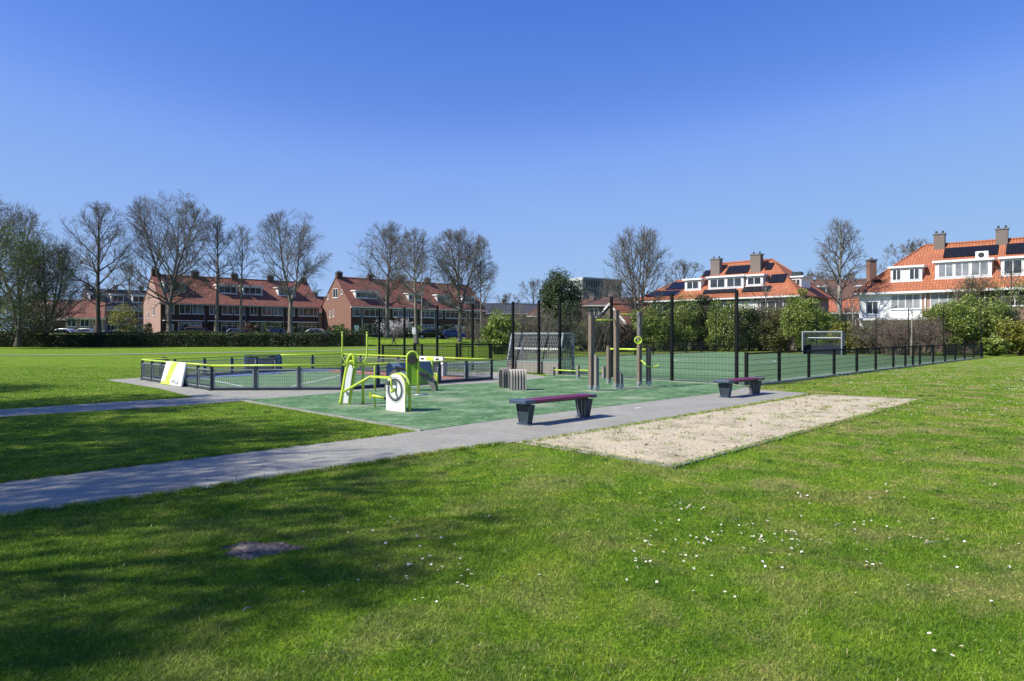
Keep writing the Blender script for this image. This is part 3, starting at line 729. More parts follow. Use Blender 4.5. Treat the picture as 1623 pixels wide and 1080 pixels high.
# ---------------------------------------------------------------- fitness equipment
# arm cycling machine: leaning loop frame, connecting bar and white wheel board
A0 = Vector((-3.78, 15.55, .014)); B0 = Vector((-2.43, 14.22, .014))
fm = thing('exercise_machine', 'lime green exercise machine with two upright handles and white wheel board on the turf', 'exercise machine', tuple(A0))
ax = (B0-A0).normalized(); side = Vector((-ax.y, ax.x, 0)); X = Vector((1, 0, 0))
ax.z = 0
xr = Vector((1, -.15, 0)).normalized()
def V3(x, d, z): return Vector((x, d, z))
mb = MB()                              # left frame: two legs that loop over at the top
leanx = .16
lp = []
def LP(a, z): return V3(a, 0, z)
pts = [(-.13, .0, .0), (-.07, .0, .35), (.0, .0, .75), (.045, .0, 1.0), (.085, .0, 1.10), (.14, .0, 1.13), (.19, .0, 1.09), (.215, .0, 1.0), (.205, .0, .85), (.15, .0, .5), (.085, .0, .12), (.065, .0, .0)]
pc = curve([Vector((a, b-.0*c, c)) for a, b, c in pts], 4)
mb.tube(pc, .038, 10); mb.build('frame_loop', M['lime'], fm, uv=False)
pts = [(-.06, .22, .0), (.03, .2, .5), (.08, .12, .95), (.12, .05, 1.10), (.16, .0, 1.11), (.19, -.02, 1.0), (.19, -.02, .9)]
mb = MB(); mb.tube(curve([Vector(p) for p in pts], 4), .034, 10); mb.build('rear_brace', M['lime'], fm, uv=False)
mb = MB(); mb.prism([(x_, -.045-.25*(x_-.05), z_) for x_, z_ in ((-.09, .03), (.05, .03), (.17, .82), (.14, .90), (.08, .90), (.0, .6))], (0, .02, 0)); mb.build('white_panel', M['whiteboard'], fm, uv=False)
mb = MB(); mb.bar((-.06, -.03, .93), (.48, .10, .945), .05); mb.tube([(.12, -.03, .93), (.12, .05, .99)], .06, 10); mb.build('cross_bar', M['lime'], fm, uv=False)
for sx, x0 in ((-1, -.03), (1, .41)):
    mb = MB(); y = -.02 if sx < 0 else .08
    mb.tube(curve([Vector((x0+.03*(-sx), y, .95)), Vector((x0-.0+sx*.035, y, 1.06)), Vector((x0+sx*.05, y, 1.16)), Vector((x0+sx*.05, y, 1.62))], 4), .017, 8); mb.build('handle', M['lime'], fm, uv=False)
    mb = MB(); mb.tube([(x0+sx*.05, y, 1.62), (x0+sx*.05, y, 1.655)], .026, 10); mb.build('handle_cap', M['lime'], fm, uv=False)
mb = MB(); mb.tube([(.36, .13, .0), (.36, .12, .9)], .03, 10); mb.build('rear_post', M['lime'], fm, uv=False)
wb = B0-A0; bt = Vector((.76, -.65, 0)).normalized(); bn = Vector((-.65, -.76, 0)).normalized()
mb = MB(); mb.tube([(-.03, -.05, .30), (.78, -1.0, .70)], .03, 10); mb.bar((.76, -.98, .70), wb+bn*.10+Vector((-.02, 0, .70)), .05, .045); mb.build('connecting_bar', M['lime'], fm, uv=False)
# wheel board
wb = B0-A0; bt = Vector((.76, -.65, 0)).normalized(); bn = Vector((-.65, -.76, 0)).normalized(); W = .60; zc = .60; rr = W/2
base = wb-bt*W/2
outl = [base+Vector((0, 0, 0)), base+bt*W, base+bt*W+Vector((0, 0, zc-.06))]
nA = 20
arch = [base+bt*(rr+rr*math.cos(math.pi*k/nA))+Vector((0, 0, .47+.30*math.sin(math.pi*k/nA))) for k in range(nA+1)]
mb = MB(); mb.prism([base, base+bt*W]+arch, -bn*.03); mb.build('wheel_board', M['whiteboard'], fm, uv=False)
mb = MB(); mb.tube([base+bt*W-bn*.02]+[p-bn*.02 for p in arch]+[base-bn*.02], .017, 8); mb.tube([base+bt*W-bn*.13]+[p-bn*.13 for p in arch]+[base-bn*.13], .028, 8)
for k in (0, 5, 10, 15, 20): mb.bar(arch[k]-bn*.02, arch[k]-bn*.13, .02)
mb.build('board_rim', M['lime'], fm, uv=False)
wc = base+bt*(W/2-.005)+Vector((0, 0, .44))
def ring(name, r0, r1, off, mat, n=32):
    mb = MB()
    for k in range(n):
        a0 = 2*math.pi*k/n; a1 = 2*math.pi*(k+1)/n; P = lambda r, a: wc+bt*(r*math.cos(a))+Vector((0, 0, r*math.sin(a)))+bn*off
        mb.prism([P(r0, a0), P(r1, a0), P(r1, a1), P(r0, a1)], bn*.003)
    return mb.build(name, mat, fm, uv=False)
ring('wheel_ring', .205, .240, .002, M['slate']); ring('wheel_shade', .175, .205, .002, M['steel']); ring('wheel_line', .262, .268, .002, M['slate'])
ring('wheel_disc', .006, .05, .002, paint('disc_grey', (.6, .6, .6), .5))
mb = MB(); mb.tube([wc+bn*.0, wc+bn*.10], .035, 10); mb.tube([wc+bn*.08, wb+bn*.10+Vector((-.02, 0, .70))], .022, 8); mb.tube([wc+bn*.10, wc+bn*.10+Vector((0, 0, -.0))+bt*.03+Vector((0, 0, -.05))], .03, 8); mb.build('crank', M['lime'], fm, uv=False)
pd = Vector((.72, -.62, .26))
mb = MB(); mb.tube([pd, pd+Vector((.36, -.10, -.06))], .028, 8); mb.bar(pd+Vector((-.04, 0, -.06)), pd+Vector((-.04, 0, .07)), .05); mb.tube([pd+Vector((.05, 0, 0)), pd+Vector((.05, .1, -.26))], .02, 8); mb.build('axle', M['lime'], fm, uv=False)
mb = MB(); mb.bar(pd+Vector((.34, -.10, -.07)), pd+Vector((.72, -.25, -.12)), .13, .035); mb.bar(pd+Vector((.30, -.12, -.05)), pd+Vector((.40, -.12, -.05)), .16, .06); mb.build('pedal', M['dark'], fm, uv=False)
# hoop with round plate
hp = thing('fitness_hoop', 'tall narrow lime green arch with dark round plate and flat metal base', 'exercise hoop', (-2.62, 18.0, .014))
mb = MB(); wv = .145; dv = Vector((1, .15, 0)).normalized(); n = 14
pts = [dv*wv+Vector((0, 0, 0)), dv*wv+Vector((0, 0, .99))]+[dv*(wv*math.cos(math.pi*k/n))+Vector((0, 0, .99+wv*1.05*math.sin(math.pi*k/n))) for k in range(1, n)]+[-dv*wv+Vector((0, 0, .99)), -dv*wv]
mb.tube(pts, .030, 10); mb.build('arch_tube', M['lime'], hp, uv=False)
mb = MB(); pr = [dv*(wv*.93*math.cos(math.pi*k/n))+Vector((0, 0, .97+wv*math.sin(math.pi*k/n))) for k in range(n+1)]
mb.prism([-dv*wv*.93+Vector((0, 0, .25)), dv*wv*.93+Vector((0, 0, .25))]+pr, Vector((-.0, .02, 0))); mb.build('back_plate', M['limeboard'], hp, uv=False)
mb = MB(); mb.tube([Vector((0, -.06, .93)), Vector((0, -.001, .93))], .12, 24); mb.build('round_plate', M['dark'], hp, uv=False)
mb = MB(); mb.tube([dv*(wv+.05)+Vector((0, 0, .0)), dv*(wv+.05)+Vector((0, 0, .03))], .19, 24); mb.tube([-dv*wv, -dv*wv+Vector((0, 0, .03))], .1, 16); mb.build('base_plate', M['steel'], hp, uv=False)
# curved bench trainer with timber legs behind
ct = thing('balance_beam', 'grey curved timber legs carrying a sloping dark bar behind the hoop', 'exercise bench', (-3.55, 19.3, .014))
def arcleg(x, sgn, h, w):
    mb = MB(); out = []; inn = []
    for k in range(9):
        a = k/8*math.pi/2; out.append(Vector((x+sgn*w*math.cos(a), 0, h*math.sin(a)))); inn.append(Vector((x+sgn*(w-.13)*math.cos(a), 0, (h-.10)*math.sin(a))))
    for y in (0, .14, .28):
        mb.prism([p+Vector((0, y, 0)) for p in out+inn[::-1]], (0, .05, 0))
    return mb.build('curved_leg', M['woodgrey'], ct)
arcleg(.34, -1, .63, .40); arcleg(1.0, 1, .42, .40)
mb = MB(); mb.bar((.24, .12, .66), (1.16, .12, .43), .36, .075); mb.build('sloping_bar', M['dark'], ct)
# small posts
for px, py, h, r, lab in ((692.5, 619, .48, .035, 'short lime green post with rounded hook beside the small court'), (594, 622, .72, .024, 'thin lime green post behind the exercise machine')):
    s = thing('lime_post', lab, 'post', tuple(G(px, py)+Vector((0, 0, .014))))
    mb = MB(); mb.tube([(0, 0, 0), (0, 0, h-.03), (-.0, 0, h)], [r, r, r*.5], 10); mb.build('pole', M['lime'], s, uv=False)
    if h < .6:
        mb = MB(); mb.tube(curve([Vector((.0, 0, h-.18)), Vector((-.06, 0, h-.1)), Vector((-.05, 0, h)), Vector((.0, 0, h-.03))], 4), .018, 8); mb.build('hook', M['lime'], s, uv=False)
    mb = MB(); mb.tube([(0, 0, 0), (0, 0, .012)], r*2.2, 14); mb.build('base_plate', M['steel'], s, uv=False)
# slatted timber arcs
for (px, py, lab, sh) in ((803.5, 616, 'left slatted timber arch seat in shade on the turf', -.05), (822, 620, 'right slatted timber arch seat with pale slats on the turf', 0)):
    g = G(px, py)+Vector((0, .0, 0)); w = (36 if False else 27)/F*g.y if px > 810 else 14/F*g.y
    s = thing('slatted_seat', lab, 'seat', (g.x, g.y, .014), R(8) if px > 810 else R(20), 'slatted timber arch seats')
    hgt = .60; n = 6 if px > 810 else 4; wid = w
    for k in range(n):
        x = -wid/2+wid*(k+.5)/n; mb = MB(); out = []; inn = []
        m = 8; dp = .45; th = .05
        for a in range(m+1):
            an = math.pi/2*a/m; out.append((.20-.20*math.cos(an), hgt-.22+.22*math.sin(an)))
        prof = [(0, 0)]+[(y, z) for y, z in out]+[(dp-y, z) for y, z in out[::-1]]+[(dp, 0)]
        inner = [(y*(1-2*th/dp)+th, z*(1-th/hgt) if z > 0 else 0) for y, z in prof]
        tilt = lambda y, z: Vector((x-wid/n*.27+.04*(1-z/hgt)*0, y, z))
        pr = [tilt(y, z) for y, z in prof]; pi_ = [tilt(y, z) for y, z in inner]
        for i in range(len(pr)-1): mb.prism([pr[i], pr[i+1], pi_[i+1], pi_[i]], (wid/n*.54, 0, 0))
        mb.build('slat', M['woodpale'] if px > 810 else M['woodgrey'], s)
    mb = MB(); mb.bx(-wid/2+.02, wid/2-.02, .09, .36, .02, hgt-.14); mb.build('slat_gap_shade', M['dark'], s)  # dark box stands in for the shade between the slats
    
# timber pole gym
gym = thing('pull_up_station', 'timber post fitness station with lime green pull-up bars and hanging ring', 'pull-up bars', tuple(G(938, 620)+Vector((0, 0, .014))))
GO = G(938, 620)
def gp(px, py): return G(px, py)-GO
ca, sa = math.cos(R(28)), math.sin(R(28)); e1 = Vector((ca, sa, 0)); e2 = Vector((-sa, ca, 0))
posts = {}
def wpost(key, px, py, h, w=.125, slant=0, shoe=True):
    p = gp(px, py); posts[key] = p; mb = MB(); hw = w/2
    b = [p-e1*hw-e2*hw, p+e1*hw-e2*hw, p+e1*hw+e2*hw, p-e1*hw+e2*hw]; zt = [h, h-slant, h-slant, h]; bb = len(mb.v)
    mb.v += [tuple(q+Vector((0, 0, .06))) for q in b]+[tuple(q+Vector((0, 0, z))) for q, z in zip(b, zt)]
    for f in ((3,2,1,0), (4,5,6,7), (0,1,5,4), (1,2,6,5), (2,3,7,6), (3,0,4,7)): mb.face([bb+i for i in f])
    o = mb.build('timber_post', M['wood'] if h > 1.1 and w > .11 else M['woodgrey'], gym, bevel=.012)
    c = MB(); b2 = [q+Vector((0, 0, z+.012)) for q, z in zip(b, zt)]; c.prism([q-Vector((0,0,.012)) for q in b2], (0, 0, .010)); c.build('end_grain_cap', M['woodgrey'], o, uv=False)
    if shoe:
        mb = MB(); hw2 = hw+.006
        mb.box(p+Vector((0, 0, .105)), e1*hw2, e2*hw2, (0, 0, .05)); mb.tube([p, p+Vector((0, 0, .05))], .02, 8); mb.tube([p, p+Vector((0, 0, .01))], .10, 12)
        mb.build('steel_shoe', M['steel'], o, uv=False)
wpost('P1', 937.5, 619.5, 2.13, .14); wpost('P1b', 945.5, 620.5, 1.02, .11, .14)
wpost('P2', 977, 616.5, 2.31, .13); wpost('P2b', 984, 618, .50, .11, .10)
wpost('P3', 1013.5, 613.5, 2.30, .12); wpost('P4', 1028, 613, 1.22, .12)
wpost('P5', 965, 609.5, 1.21, .12); wpost('P6', 916.5, 601, .47, .10); wpost('P7', 957, 603, .47, .11, shoe=False); wpost('P8', 877.5, 598.5, .36, .10, shoe=False)
def lbar(a, b, z, z2=None, r=.022, name='lime_bar', mat='lime'):
    mb = MB(); p = posts[a]+Vector((0, 0, z)); q = posts[b]+Vector((0, 0, z2 or z)); mb.tube([p, q], r, 8)
    mb.build(name, M[mat], gym, uv=False)
lbar('P1', 'P2', 2.0, 2.03); lbar('P2', 'P3', 2.2, 2.21, .018); lbar('P5', 'P4', 1.13, 1.13, .03)
lbar('P8', 'P6', .27, .27, .022); lbar('P6', 'P7', .31, .30, .022)
p3 = posts['P3']; rg = p3+Vector((-.07, -.18, 1.42))
mb = MB(); n = 24
mb.tube([rg+Vector((.105*math.cos(2*math.pi*k/n), .0, .105*math.sin(2*math.pi*k/n))) for k in range(n)], .02, 8, closed=True); mb.build('hanging_ring', M['lime'], gym, uv=False)
mb = MB(); mb.prism([rg+Vector((.10*math.cos(math.pi+math.pi*k/10), .01, .10*math.sin(math.pi+math.pi*k/10))) for k in range(11)], (0, .01, 0)); mb.build('ring_plate', M['limeboard'], gym, uv=False)
mb = MB()
for s in (-1, 1): mb.bar(rg+Vector((s*.028, 0, .10)), rg+Vector((s*.028, 0, .78)), .022, .012)
mb.bar(rg+Vector((-.03, 0, .78)), p3+Vector((0, 0, 2.24)), .05); mb.build('ring_strap', M['steel'], gym, uv=False)
mb = MB(); a = p3+Vector((.05, -.05, .80)); mb.tube(curve([a, a+Vector((.12, -.22, -.14)), a+Vector((.16, -.26, -.17)), a+Vector((.40, -.26, -.17)), a+Vector((.47, -.26, -.12))], 4), .022, 8); mb.build('dip_handle', M['lime'], gym, uv=False)
# ---------------------------------------------------------------- houses
def window(parent, o, u, n, w, h, panes=2, lites=True, depth=.05, fr=.07, sill=True, glass='glass', frame='whitepaint', transom=0, name='window'):
    """o lower-left corner on the wall, u along the wall, n out of the wall"""
    o = Vector(o); u = Vector(u); n = Vector(n); z = Vector((0, 0, 1))
    def B(mb, a0, a1, z0, z1, n0, n1): mb.box(o+u*(a0+a1)/2+z*(z0+z1)/2+n*(n0+n1)/2, u*(a1-a0)/2, n*(n1-n0)/2, z*(z1-z0)/2)
    mb = MB(); B(mb, 0, w, 0, fr, 0, depth); B(mb, 0, w, h-fr, h, 0, depth); B(mb, 0, fr, fr, h-fr, 0, depth); B(mb, w-fr, w, fr, h-fr, 0, depth)
    for k in range(1, panes): B(mb, w*k/panes-fr*.5, w*k/panes+fr*.5, fr, h-fr, 0, depth*.9)
    if transom: B(mb, fr, w-fr, transom, transom+fr*.8, 0, depth*.85)
    if sill: B(mb, -.06, w+.06, -.07, -.002, 0, depth+.06)
    f = mb.build(name, M[frame], parent, uv=False)
    mb = MB(); B(mb, fr*.5, w-fr*.5, fr*.5, h-fr*.5, .004, .016); mb.build('pane', M[glass], f, uv=False)
    return f

def roof_pts(x0, x1, dep, ze, zr, hl, hr, ov=.45, y0=0):
    """tops and faces of a gabled or hipped roof"""
    s = (zr-ze)/(dep/2); zo = ze-ov*s; a = x0-(ov if hl else .12); b = x1+(ov if hr else .12)
    T = [(a, y0-ov, zo), (b, y0-ov, zo), (b, y0+dep+ov, zo), (a, y0+dep+ov, zo), (x0+hl if hl else a, y0+dep/2, zr), (x1-hr if hr else b, y0+dep/2, zr)]
    Fc = [(0, 1, 5, 4), (2, 3, 4, 5)]
    if hl: Fc.append((3, 0, 4))
    if hr: Fc.append((1, 2, 5))
    return T, Fc
def add_roof(parent, x0, x1, dep, ze, zr, hl, hr, mat, ov=.45, name='roof', ridge=True):
    T, Fc = roof_pts(x0, x1, dep, ze, zr, hl, hr, ov); mb = MB(); mb.slab(T, Fc, .14); r = mb.build(name, M[mat], parent)
    if ridge:
        mb = MB(); R_ = [Vector(T[4])+Vector((0, 0, .02)), Vector(T[5])+Vector((0, 0, .02))]; mb.tube(R_, .11, 8)
        if hl: mb.tube([T[0], T[4]], .10, 8); mb.tube([T[3], T[4]], .10, 8)
        if hr: mb.tube([T[1], T[5]], .10, 8); mb.tube([T[2], T[5]], .10, 8)
        mb.build('ridge_tiles', M[mat], r)
    return r
def gutter(parent, x0, x1, ze, zr, dep, mat='whitepaint', ov=.45, h=.16):
    s = (zr-ze)/(dep/2); z = ze-ov*s-.05
    mb = MB(); mb.bx(x0-.3, x1+.3, -ov-.14, -ov-.004, z-h, z); mb.bx(x0-.3, x1+.3, -ov-.003, -.003, z-h-.03, z-h+.05); mb.build('gutter', M[mat], parent, uv=False)
def chimney(parent, x, y, z0, z1, w=.9, d=.6, mat='brickchim', pots=3):
    mb = MB(); mb.bx(x-w/2, x+w/2, y-d/2, y+d/2, z0, z1); c = mb.build('chimney', M[mat], parent)
    mb = MB(); mb.bx(x-w/2-.07, x+w/2+.07, y-d/2-.07, y+d/2+.07, z1+.002, z1+.14); mb.build('chimney_cap', M['steeldark'], c, uv=False)
    mb = MB()
    for k in range(pots): px = x-w*.3+w*.6*k/max(1, pots-1); mb.tube([(px, y, z1+.13), (px, y, z1+.42)], [.11, .09], 10)
    mb.build('chimney_pots', M['slateroof'], c, uv=False)
def dormer(parent, x0, x1, z0, z1, dep, ze, zr, panes, mat='whitepaint', cheek=None, wins=None, glass='glass', name='dormer', fascia=.2):
    s = (zr-ze)/(dep/2); yf = (z0-ze)/s; yb = min(dep/2-.05, (z1-ze)/s+.1)
    mb = MB(); mb.bx(x0, x1, yf, yb, z0-.15, z1-fascia); d_ = mb.build(name, M[cheek or mat], parent)
    mb = MB(); mb.bx(x0-.004, x1+.004, yf-.02, yf-.002, z0-.12, z1-fascia-.004); mb.build('dormer_front', M[mat], d_)
    mb = MB(); mb.bx(x0-.22, x1+.22, yf-.25, yb, z1-fascia+.003, z1); mb.build('dormer_roof_edge', M['whitepaint'], d_)
    wins = wins or [(.12, x1-x0-.12, panes)]
    for a, b, p in wins: window(d_, (x0+a, yf-.02, z0+.08), (1, 0, 0), (0, -1, 0), b-a, z1-z0-fascia-.2, p, glass=glass, sill=False)
    mb = MB(); mb.bx(x0-.1, x1+.1, yf-.10, yf-.021, z0-.14, z0-.04); mb.build('dormer_sill', M['whitepaint'], d_)
    return d_
def walls(parent, x0, x1, dep, ze, zr, hl, hr, mat, z0=0, name='wall', lmat=None):
    mb = MB(); mb.bx(x0, x1, 0, dep, z0, ze-.02); mi = 0
    for x, h in ((x0, hl), (x1, hr)):
        if not h:
            xx = x if x == x0 else x-.25; mb.prism([(xx, .02, ze-.03), (xx, dep-.02, ze-.03), (xx, dep/2, zr-.18)], (.25, 0, 0))
    return mb.build(name, M[mat], parent)
def panel_on_roof(parent, x0, x1, z0, z1, dep, ze, zr, name='solar_panel', rows=1, cols=1, mat='solar'):
    s = (zr-ze)/(dep/2); L = math.hypot(1, s); n = Vector((0, -s, 1)).normalized(); mb = MB(); fr = MB()
    for i in range(cols):
        for j in range(rows):
            a = x0+(x1-x0)*(i+.01)/cols; b = x0+(x1-x0)*(i+.99)/cols; c = z0+(z1-z0)*(j+.02)/rows; d_ = z0+(z1-z0)*(j+.98)/rows
            P = [Vector((a, (c-ze)/s, c)), Vector((b, (c-ze)/s, c)), Vector((b, (d_-ze)/s, d_)), Vector((a, (d_-ze)/s, d_))]
            mb.prism([p+n*.08 for p in P], n*.05)
    return mb.build(name, M[mat], parent, uv=False)
def pipe(parent, x, z0, z1, y=-.08, mat='whitepaint'):
    mb = MB(); mb.tube([(x, y, z0), (x, y, z1)], .05, 8); mb.build('downpipe', M[mat], parent, uv=False)
def house(name, label, p, deg, group=None):
    return thing(name, label, 'house', tuple(p), R(deg), group)

# long terrace on the left
h1 = house('terraced_house', 'long brick terrace with shade-dark front, red tiled roof and four chimneys behind the left bare trees', (-55.6, 108, 1.1), 42)
L1, D1_, E1, R1 = 26.9, 10.0, 5.95, 10.4
walls(h1, 0, L1, D1_, E1, R1, 0, 0, 'brickdark')  # front brick kept dark: the shade on it sits in the colour
mb = MB(); mb.prism([(-.012, -.0, 0), (-.012, D1_, 0), (-.012, D1_, E1-.1), (-.012, D1_/2, R1-.3), (-.012, -.0, E1-.1)], (.01, 0, 0)); mb.build('lit_gable_wall', M['brickpink'], h1)  # paler brick skin shows the sunlit gable by colour
rf = add_roof(h1, 0, L1, D1_, E1, R1, 0, 0, 'tilered'); gutter(h1, 0, L1, E1, R1, D1_, 'steel')
for x in (.5, 6.7, 13.3, 19.8, 26.2): chimney(h1, x, D1_/2, R1-.9, R1+.75, 1.1, .7, 'brickdark')
for a, b in ((.9, 4.2), (9.4, 12.6), (13.6, 17.0), (19.9, 23.2)): dormer(h1, a, b, 7.55, 9.1, D1_, E1, R1, 3, cheek='whitepaint')
for k in range(4):
    x = k*6.72
    for a, w in ((.7, 1.3), (2.75, 1.75), (4.75, 1.7)): window(h1, (x+a, -.0, 3.9), (1, 0, 0), (0, -1, 0), w, 1.6, 2, glass='glass', transom=0)
    window(h1, (x+2.6, 0, .6), (1, 0, 0), (0, -1, 0), 3.6, 1.95, 4, transom=1.4, glass='glass' if k % 2 else 'glasslight')
    mb = MB(); mb.bx(x+.9, x+1.9, -.06, -.003, .02, 2.2); mb.build('door', paint('door_green', (.05, .09, .07)) if k % 2 else M['whitepaint'], h1, uv=False)
    mb = MB(); mb.bx(x+.3, x+6.3, -.75, -.003, 2.72, 2.86); mb.build('canopy', M['whitepaint'], h1, uv=False)
    pipe(h1, x+6.62, 0, E1-.45, mat='steel')
window(h1, (-.016, 4.0, 3.6), (0, -1, 0), (-1, 0, 0), .8, 1.5, 1)
window(h1, (-.016, 7.2, 3.2), (0, -1, 0), (-1, 0, 0), .6, 1.1, 1)
# second terrace
h2 = house('terraced_house', 'brick terrace with red brick gable end and orange red roof behind the middle bare trees', (-28.3, 120, 1.1), 45)
L2, D2_, E2, R2 = 32, 10.0, 6.0, 11.0
walls(h2, 0, L2, D2_, E2, R2, 0, 0, 'brickdark')  # dark brick carries the shade of this front in its colour
mb = MB(); mb.prism([(-.012, -.0, 0), (-.012, D2_, 0), (-.012, D2_, E2-.1), (-.012, D2_/2, R2-.3), (-.012, -.0, E2-.1)], (.01, 0, 0)); mb.build('lit_gable_wall', M['brickred'], h2)  # redder, lighter skin stands for sunlight on the gable
add_roof(h2, 0, L2, D2_, E2, R2, 0, 0, 'tilered'); gutter(h2, 0, L2, E2, R2, D2_, 'whitepaint')
for x in (.6, 7.2, 14, 20.8, 27.6): chimney(h2, x, D2_/2, R2-.9, R2+.75, 1.1, .7, 'brickdark')
for a, b in ((1.6, 6.2), (13.2, 16.4), (20.2, 23.6), (26.9, 30.2)): dormer(h2, a, b, 7.1, 8.5, D2_, E2, R2, 4)
for k in range(5):
    x = k*6.25
    for a, w in ((.35, 1.5), (2.6, 3.6)): window(h2, (x+a, 0, 3.8), (1, 0, 0), (0, -1, 0), w, 1.75, 1 if w < 2 else 3, transom=1.2)
    window(h2, (x+2.6, 0, .6), (1, 0, 0), (0, -1, 0), 3.7, 1.9, 4, transom=1.35, glass='glasslight' if k % 2 else 'glass')
    mb = MB(); mb.bx(x+.6, x+1.6, -.06, -.003, .02, 2.2); mb.build('door', M['whitepaint'], h2, uv=False)
    pipe(h2, x+6.1 if k else 2.2, 0, E2-.45)
for y, z, w, h in ((6.0, 7.2, 1.7, 1.7), (3.2, 7.7, .5, .9), (8.0, 7.0, .5, .9), (7.2, 3.6, .4, 1.3), (6.0, 3.8, .4, 1.3)):
    window(h2, (-.016, y, z), (0, -1, 0), (-1, 0, 0), w, h, 2 if w > 1 else 1)
# small distant houses on the left
def simple_house(name, label, p, deg, L, dep, ze, zr, wall, roof, hl=0, hr=0, nwin=3, storeys=2, chims=(1.0,), glass='glass', dorm=0, group=None, gut='whitepaint', band=None):
    h = house(name, label, p, deg, group); walls(h, 0, L, dep, ze, zr, hl, hr, wall)
    add_roof(h, 0, L, dep, ze, zr, hl, hr, roof); gutter(h, 0, L, ze, zr, dep, gut)
    for x in chims: chimney(h, x, dep/2, zr-.8, zr+.9, .9, .6, 'brickchim', 2)
    for s in range(storeys):
        z = ze-.6-1.5-s*2.8
        for k in range(nwin): window(h, (L*(k+.5)/nwin-.75, 0, z), (1, 0, 0), (0, -1, 0), 1.5, 1.4, 2, glass=glass)
        window(h, (0-.004, dep*.62, z), (0, -1, 0), (-1, 0, 0), 1.3, 1.4, 2, glass=glass)
    if band: mb = MB(); mb.bx(-.05, L+.05, -.06, -.003, ze-3.1, ze-2.8); mb.build('white_band', M['whitepaint'], h, uv=False)
    if dorm:
        for k in range(dorm): a = L*(k+.5)/dorm-1.2; dormer(h, a, a+2.4, ze+.25*(zr-ze)+.3, ze+.75*(zr-ze), dep, ze, zr, 2)
    return h
simple_house('house', 'small house with orange roof and white upper wall between left trees', at(103, 132, 1.1), 28, 6.5, 7, 4.2, 7.4, 'brickpink', 'tilered', 2.2, 0, 3, 1, (6,), band=1)
simple_house('house', 'grey slate roofed house with white dormers behind the left bare trees', at(136, 142, 1.1), 38, 12, 9, 6.2, 10.3, 'brickbrown', 'slateroof', 0, 0, 4, 2, (.8, 6, 11), dorm=3)
simple_house('house', 'brown roofed house half hidden by the leafy trees at far left', at(20, 135, 1.1), 15, 12, 9, 4.0, 7.6, 'brickdark', 'tilebrown', 2, 2, 3, 1, (3,))
simple_house('house', 'small brick house with low orange extension between the two terraces', at(488, 150, 1.1), 45, 9, 8, 6.0, 9.2, 'brickred', 'tilered', 0, 0, 3, 2, (4,))
simple_house('house', 'dark roofed house with white framed windows right of the second terrace', at(742, 152, .9), 12, 18, 9, 5.8, 7.9, 'brickbrown', 'slateroof', 0, 0, 5, 2, (2, 9), band=1, dorm=0)
simple_house('house', 'brown brick house with white gutter behind the dark evergreen tree', at(838, 132, .6), -8, 17, 9, 5.0, 8.0, 'brickbrown', 'tilebrown', 3, 0, 5, 2, (6, 12), band=1)
simple_house('house', 'tall brown brick house with white roof edge behind the climbing post station', at(925, 112, .4), -14, 14, 9, 6.2, 7.4, 'brickbrown', 'tilebrown', 2.5, 0, 4, 2, (4,), band=1)
# garage like house with white gable boards
hw = house('house', 'small pale brick house with white gable boards and orange roof behind the posts', at(992, 72, 0), 38)
Lw, Dw, Ew, Rw = 6.5, 4.6, 3.0, 5.0
walls(hw, 0, Lw, Dw, Ew, Rw, 0, 0, 'brickchim'); add_roof(hw, 0, Lw, Dw, Ew, Rw, 0, 0, 'tileorange', .25)
s = (Rw-Ew)/(Dw/2); mb = MB()
for sg in (-1, 1): mb.bar((-.16, Dw/2+sg*(Dw/2+.3), Ew-.3*s-.05), (-.16, Dw/2, Rw-.05), .06, .22)
mb.build('barge_board', M['whitepaint'], hw, uv=False)
window(hw, (-.004, Dw/2+.6, 1.2), (0, -1, 0), (-1, 0, 0), 1.2, 1.3, 2)
# orange roofed villa in the centre right
hc = house('house', 'large pale house with orange hipped roof, white dormers and black solar panels behind the shrubs', (16.25, 86, 0), -43.7)
Ec, Rc, Dc = 6.25, 10.3, 9.0
walls(hc, 5.0, 19.6, Dc, Ec, Rc, 3, 4.7, 'brickchim'); walls(hc, 0, 4.99, Dc, Ec, 8.4, 2.5, 0, 'brickbrown')
add_roof(hc, 5.0, 19.6, Dc, Ec, Rc, 3.2, 4.7, 'tileorange'); add_roof(hc, 0, 5.6, Dc, Ec+.0, 8.5, 2.6, 0, 'tileorange', name='low_roof')
gutter(hc, 0, 19.6, Ec, Rc, Dc)
chimney(hc, 8.6, 3.2, 8.6, 10.65, 1.15, .8, pots=2); chimney(hc, 13.6, 3.2, 8.6, 10.8, 1.2, .8, pots=2)
dc = lambda a, b, z0, z1, w: dormer(hc, a, b, z0, z1, Dc, Ec, Rc, 2, wins=w)
dc(5.7, 7.8, 7.0, 8.35, [(.25, 1.85, 2)])
dc(8.8, 13.1, 7.0, 8.45, [(.2, 2.1, 2), (2.3, 4.1, 2)])
dc(13.35, 15.3, 7.15, 8.4, [(.15, 1.75, 2)])
panel_on_roof(hc, 9.9, 12.7, 8.75, 9.75, Dc, Ec, Rc, cols=3, rows=2)
panel_on_roof(hc, 14.6, 15.4, 8.95, 9.8, Dc, Ec, Rc); panel_on_roof(hc, 7.0, 7.9, 8.6, 9.4, Dc, Ec, Rc)
panel_on_roof(hc, 8.4, 12.4, 6.35, 6.82, Dc, Ec, Rc, cols=4); panel_on_roof(hc, 13.2, 16.4, 6.35, 6.95, Dc, Ec, Rc, cols=3); panel_on_roof(hc, 15.8, 17.6, 7.3, 8.3, Dc, Ec, Rc, cols=2)
sL = (8.5-Ec)/(Dc/2)
panel_on_roof(hc, .6, 5.2, 6.3, 7.0, Dc, Ec, 8.5, cols=4); panel_on_roof(hc, 2.4, 5.2, 7.15, 8.2, Dc, Ec, 8.5, cols=3)
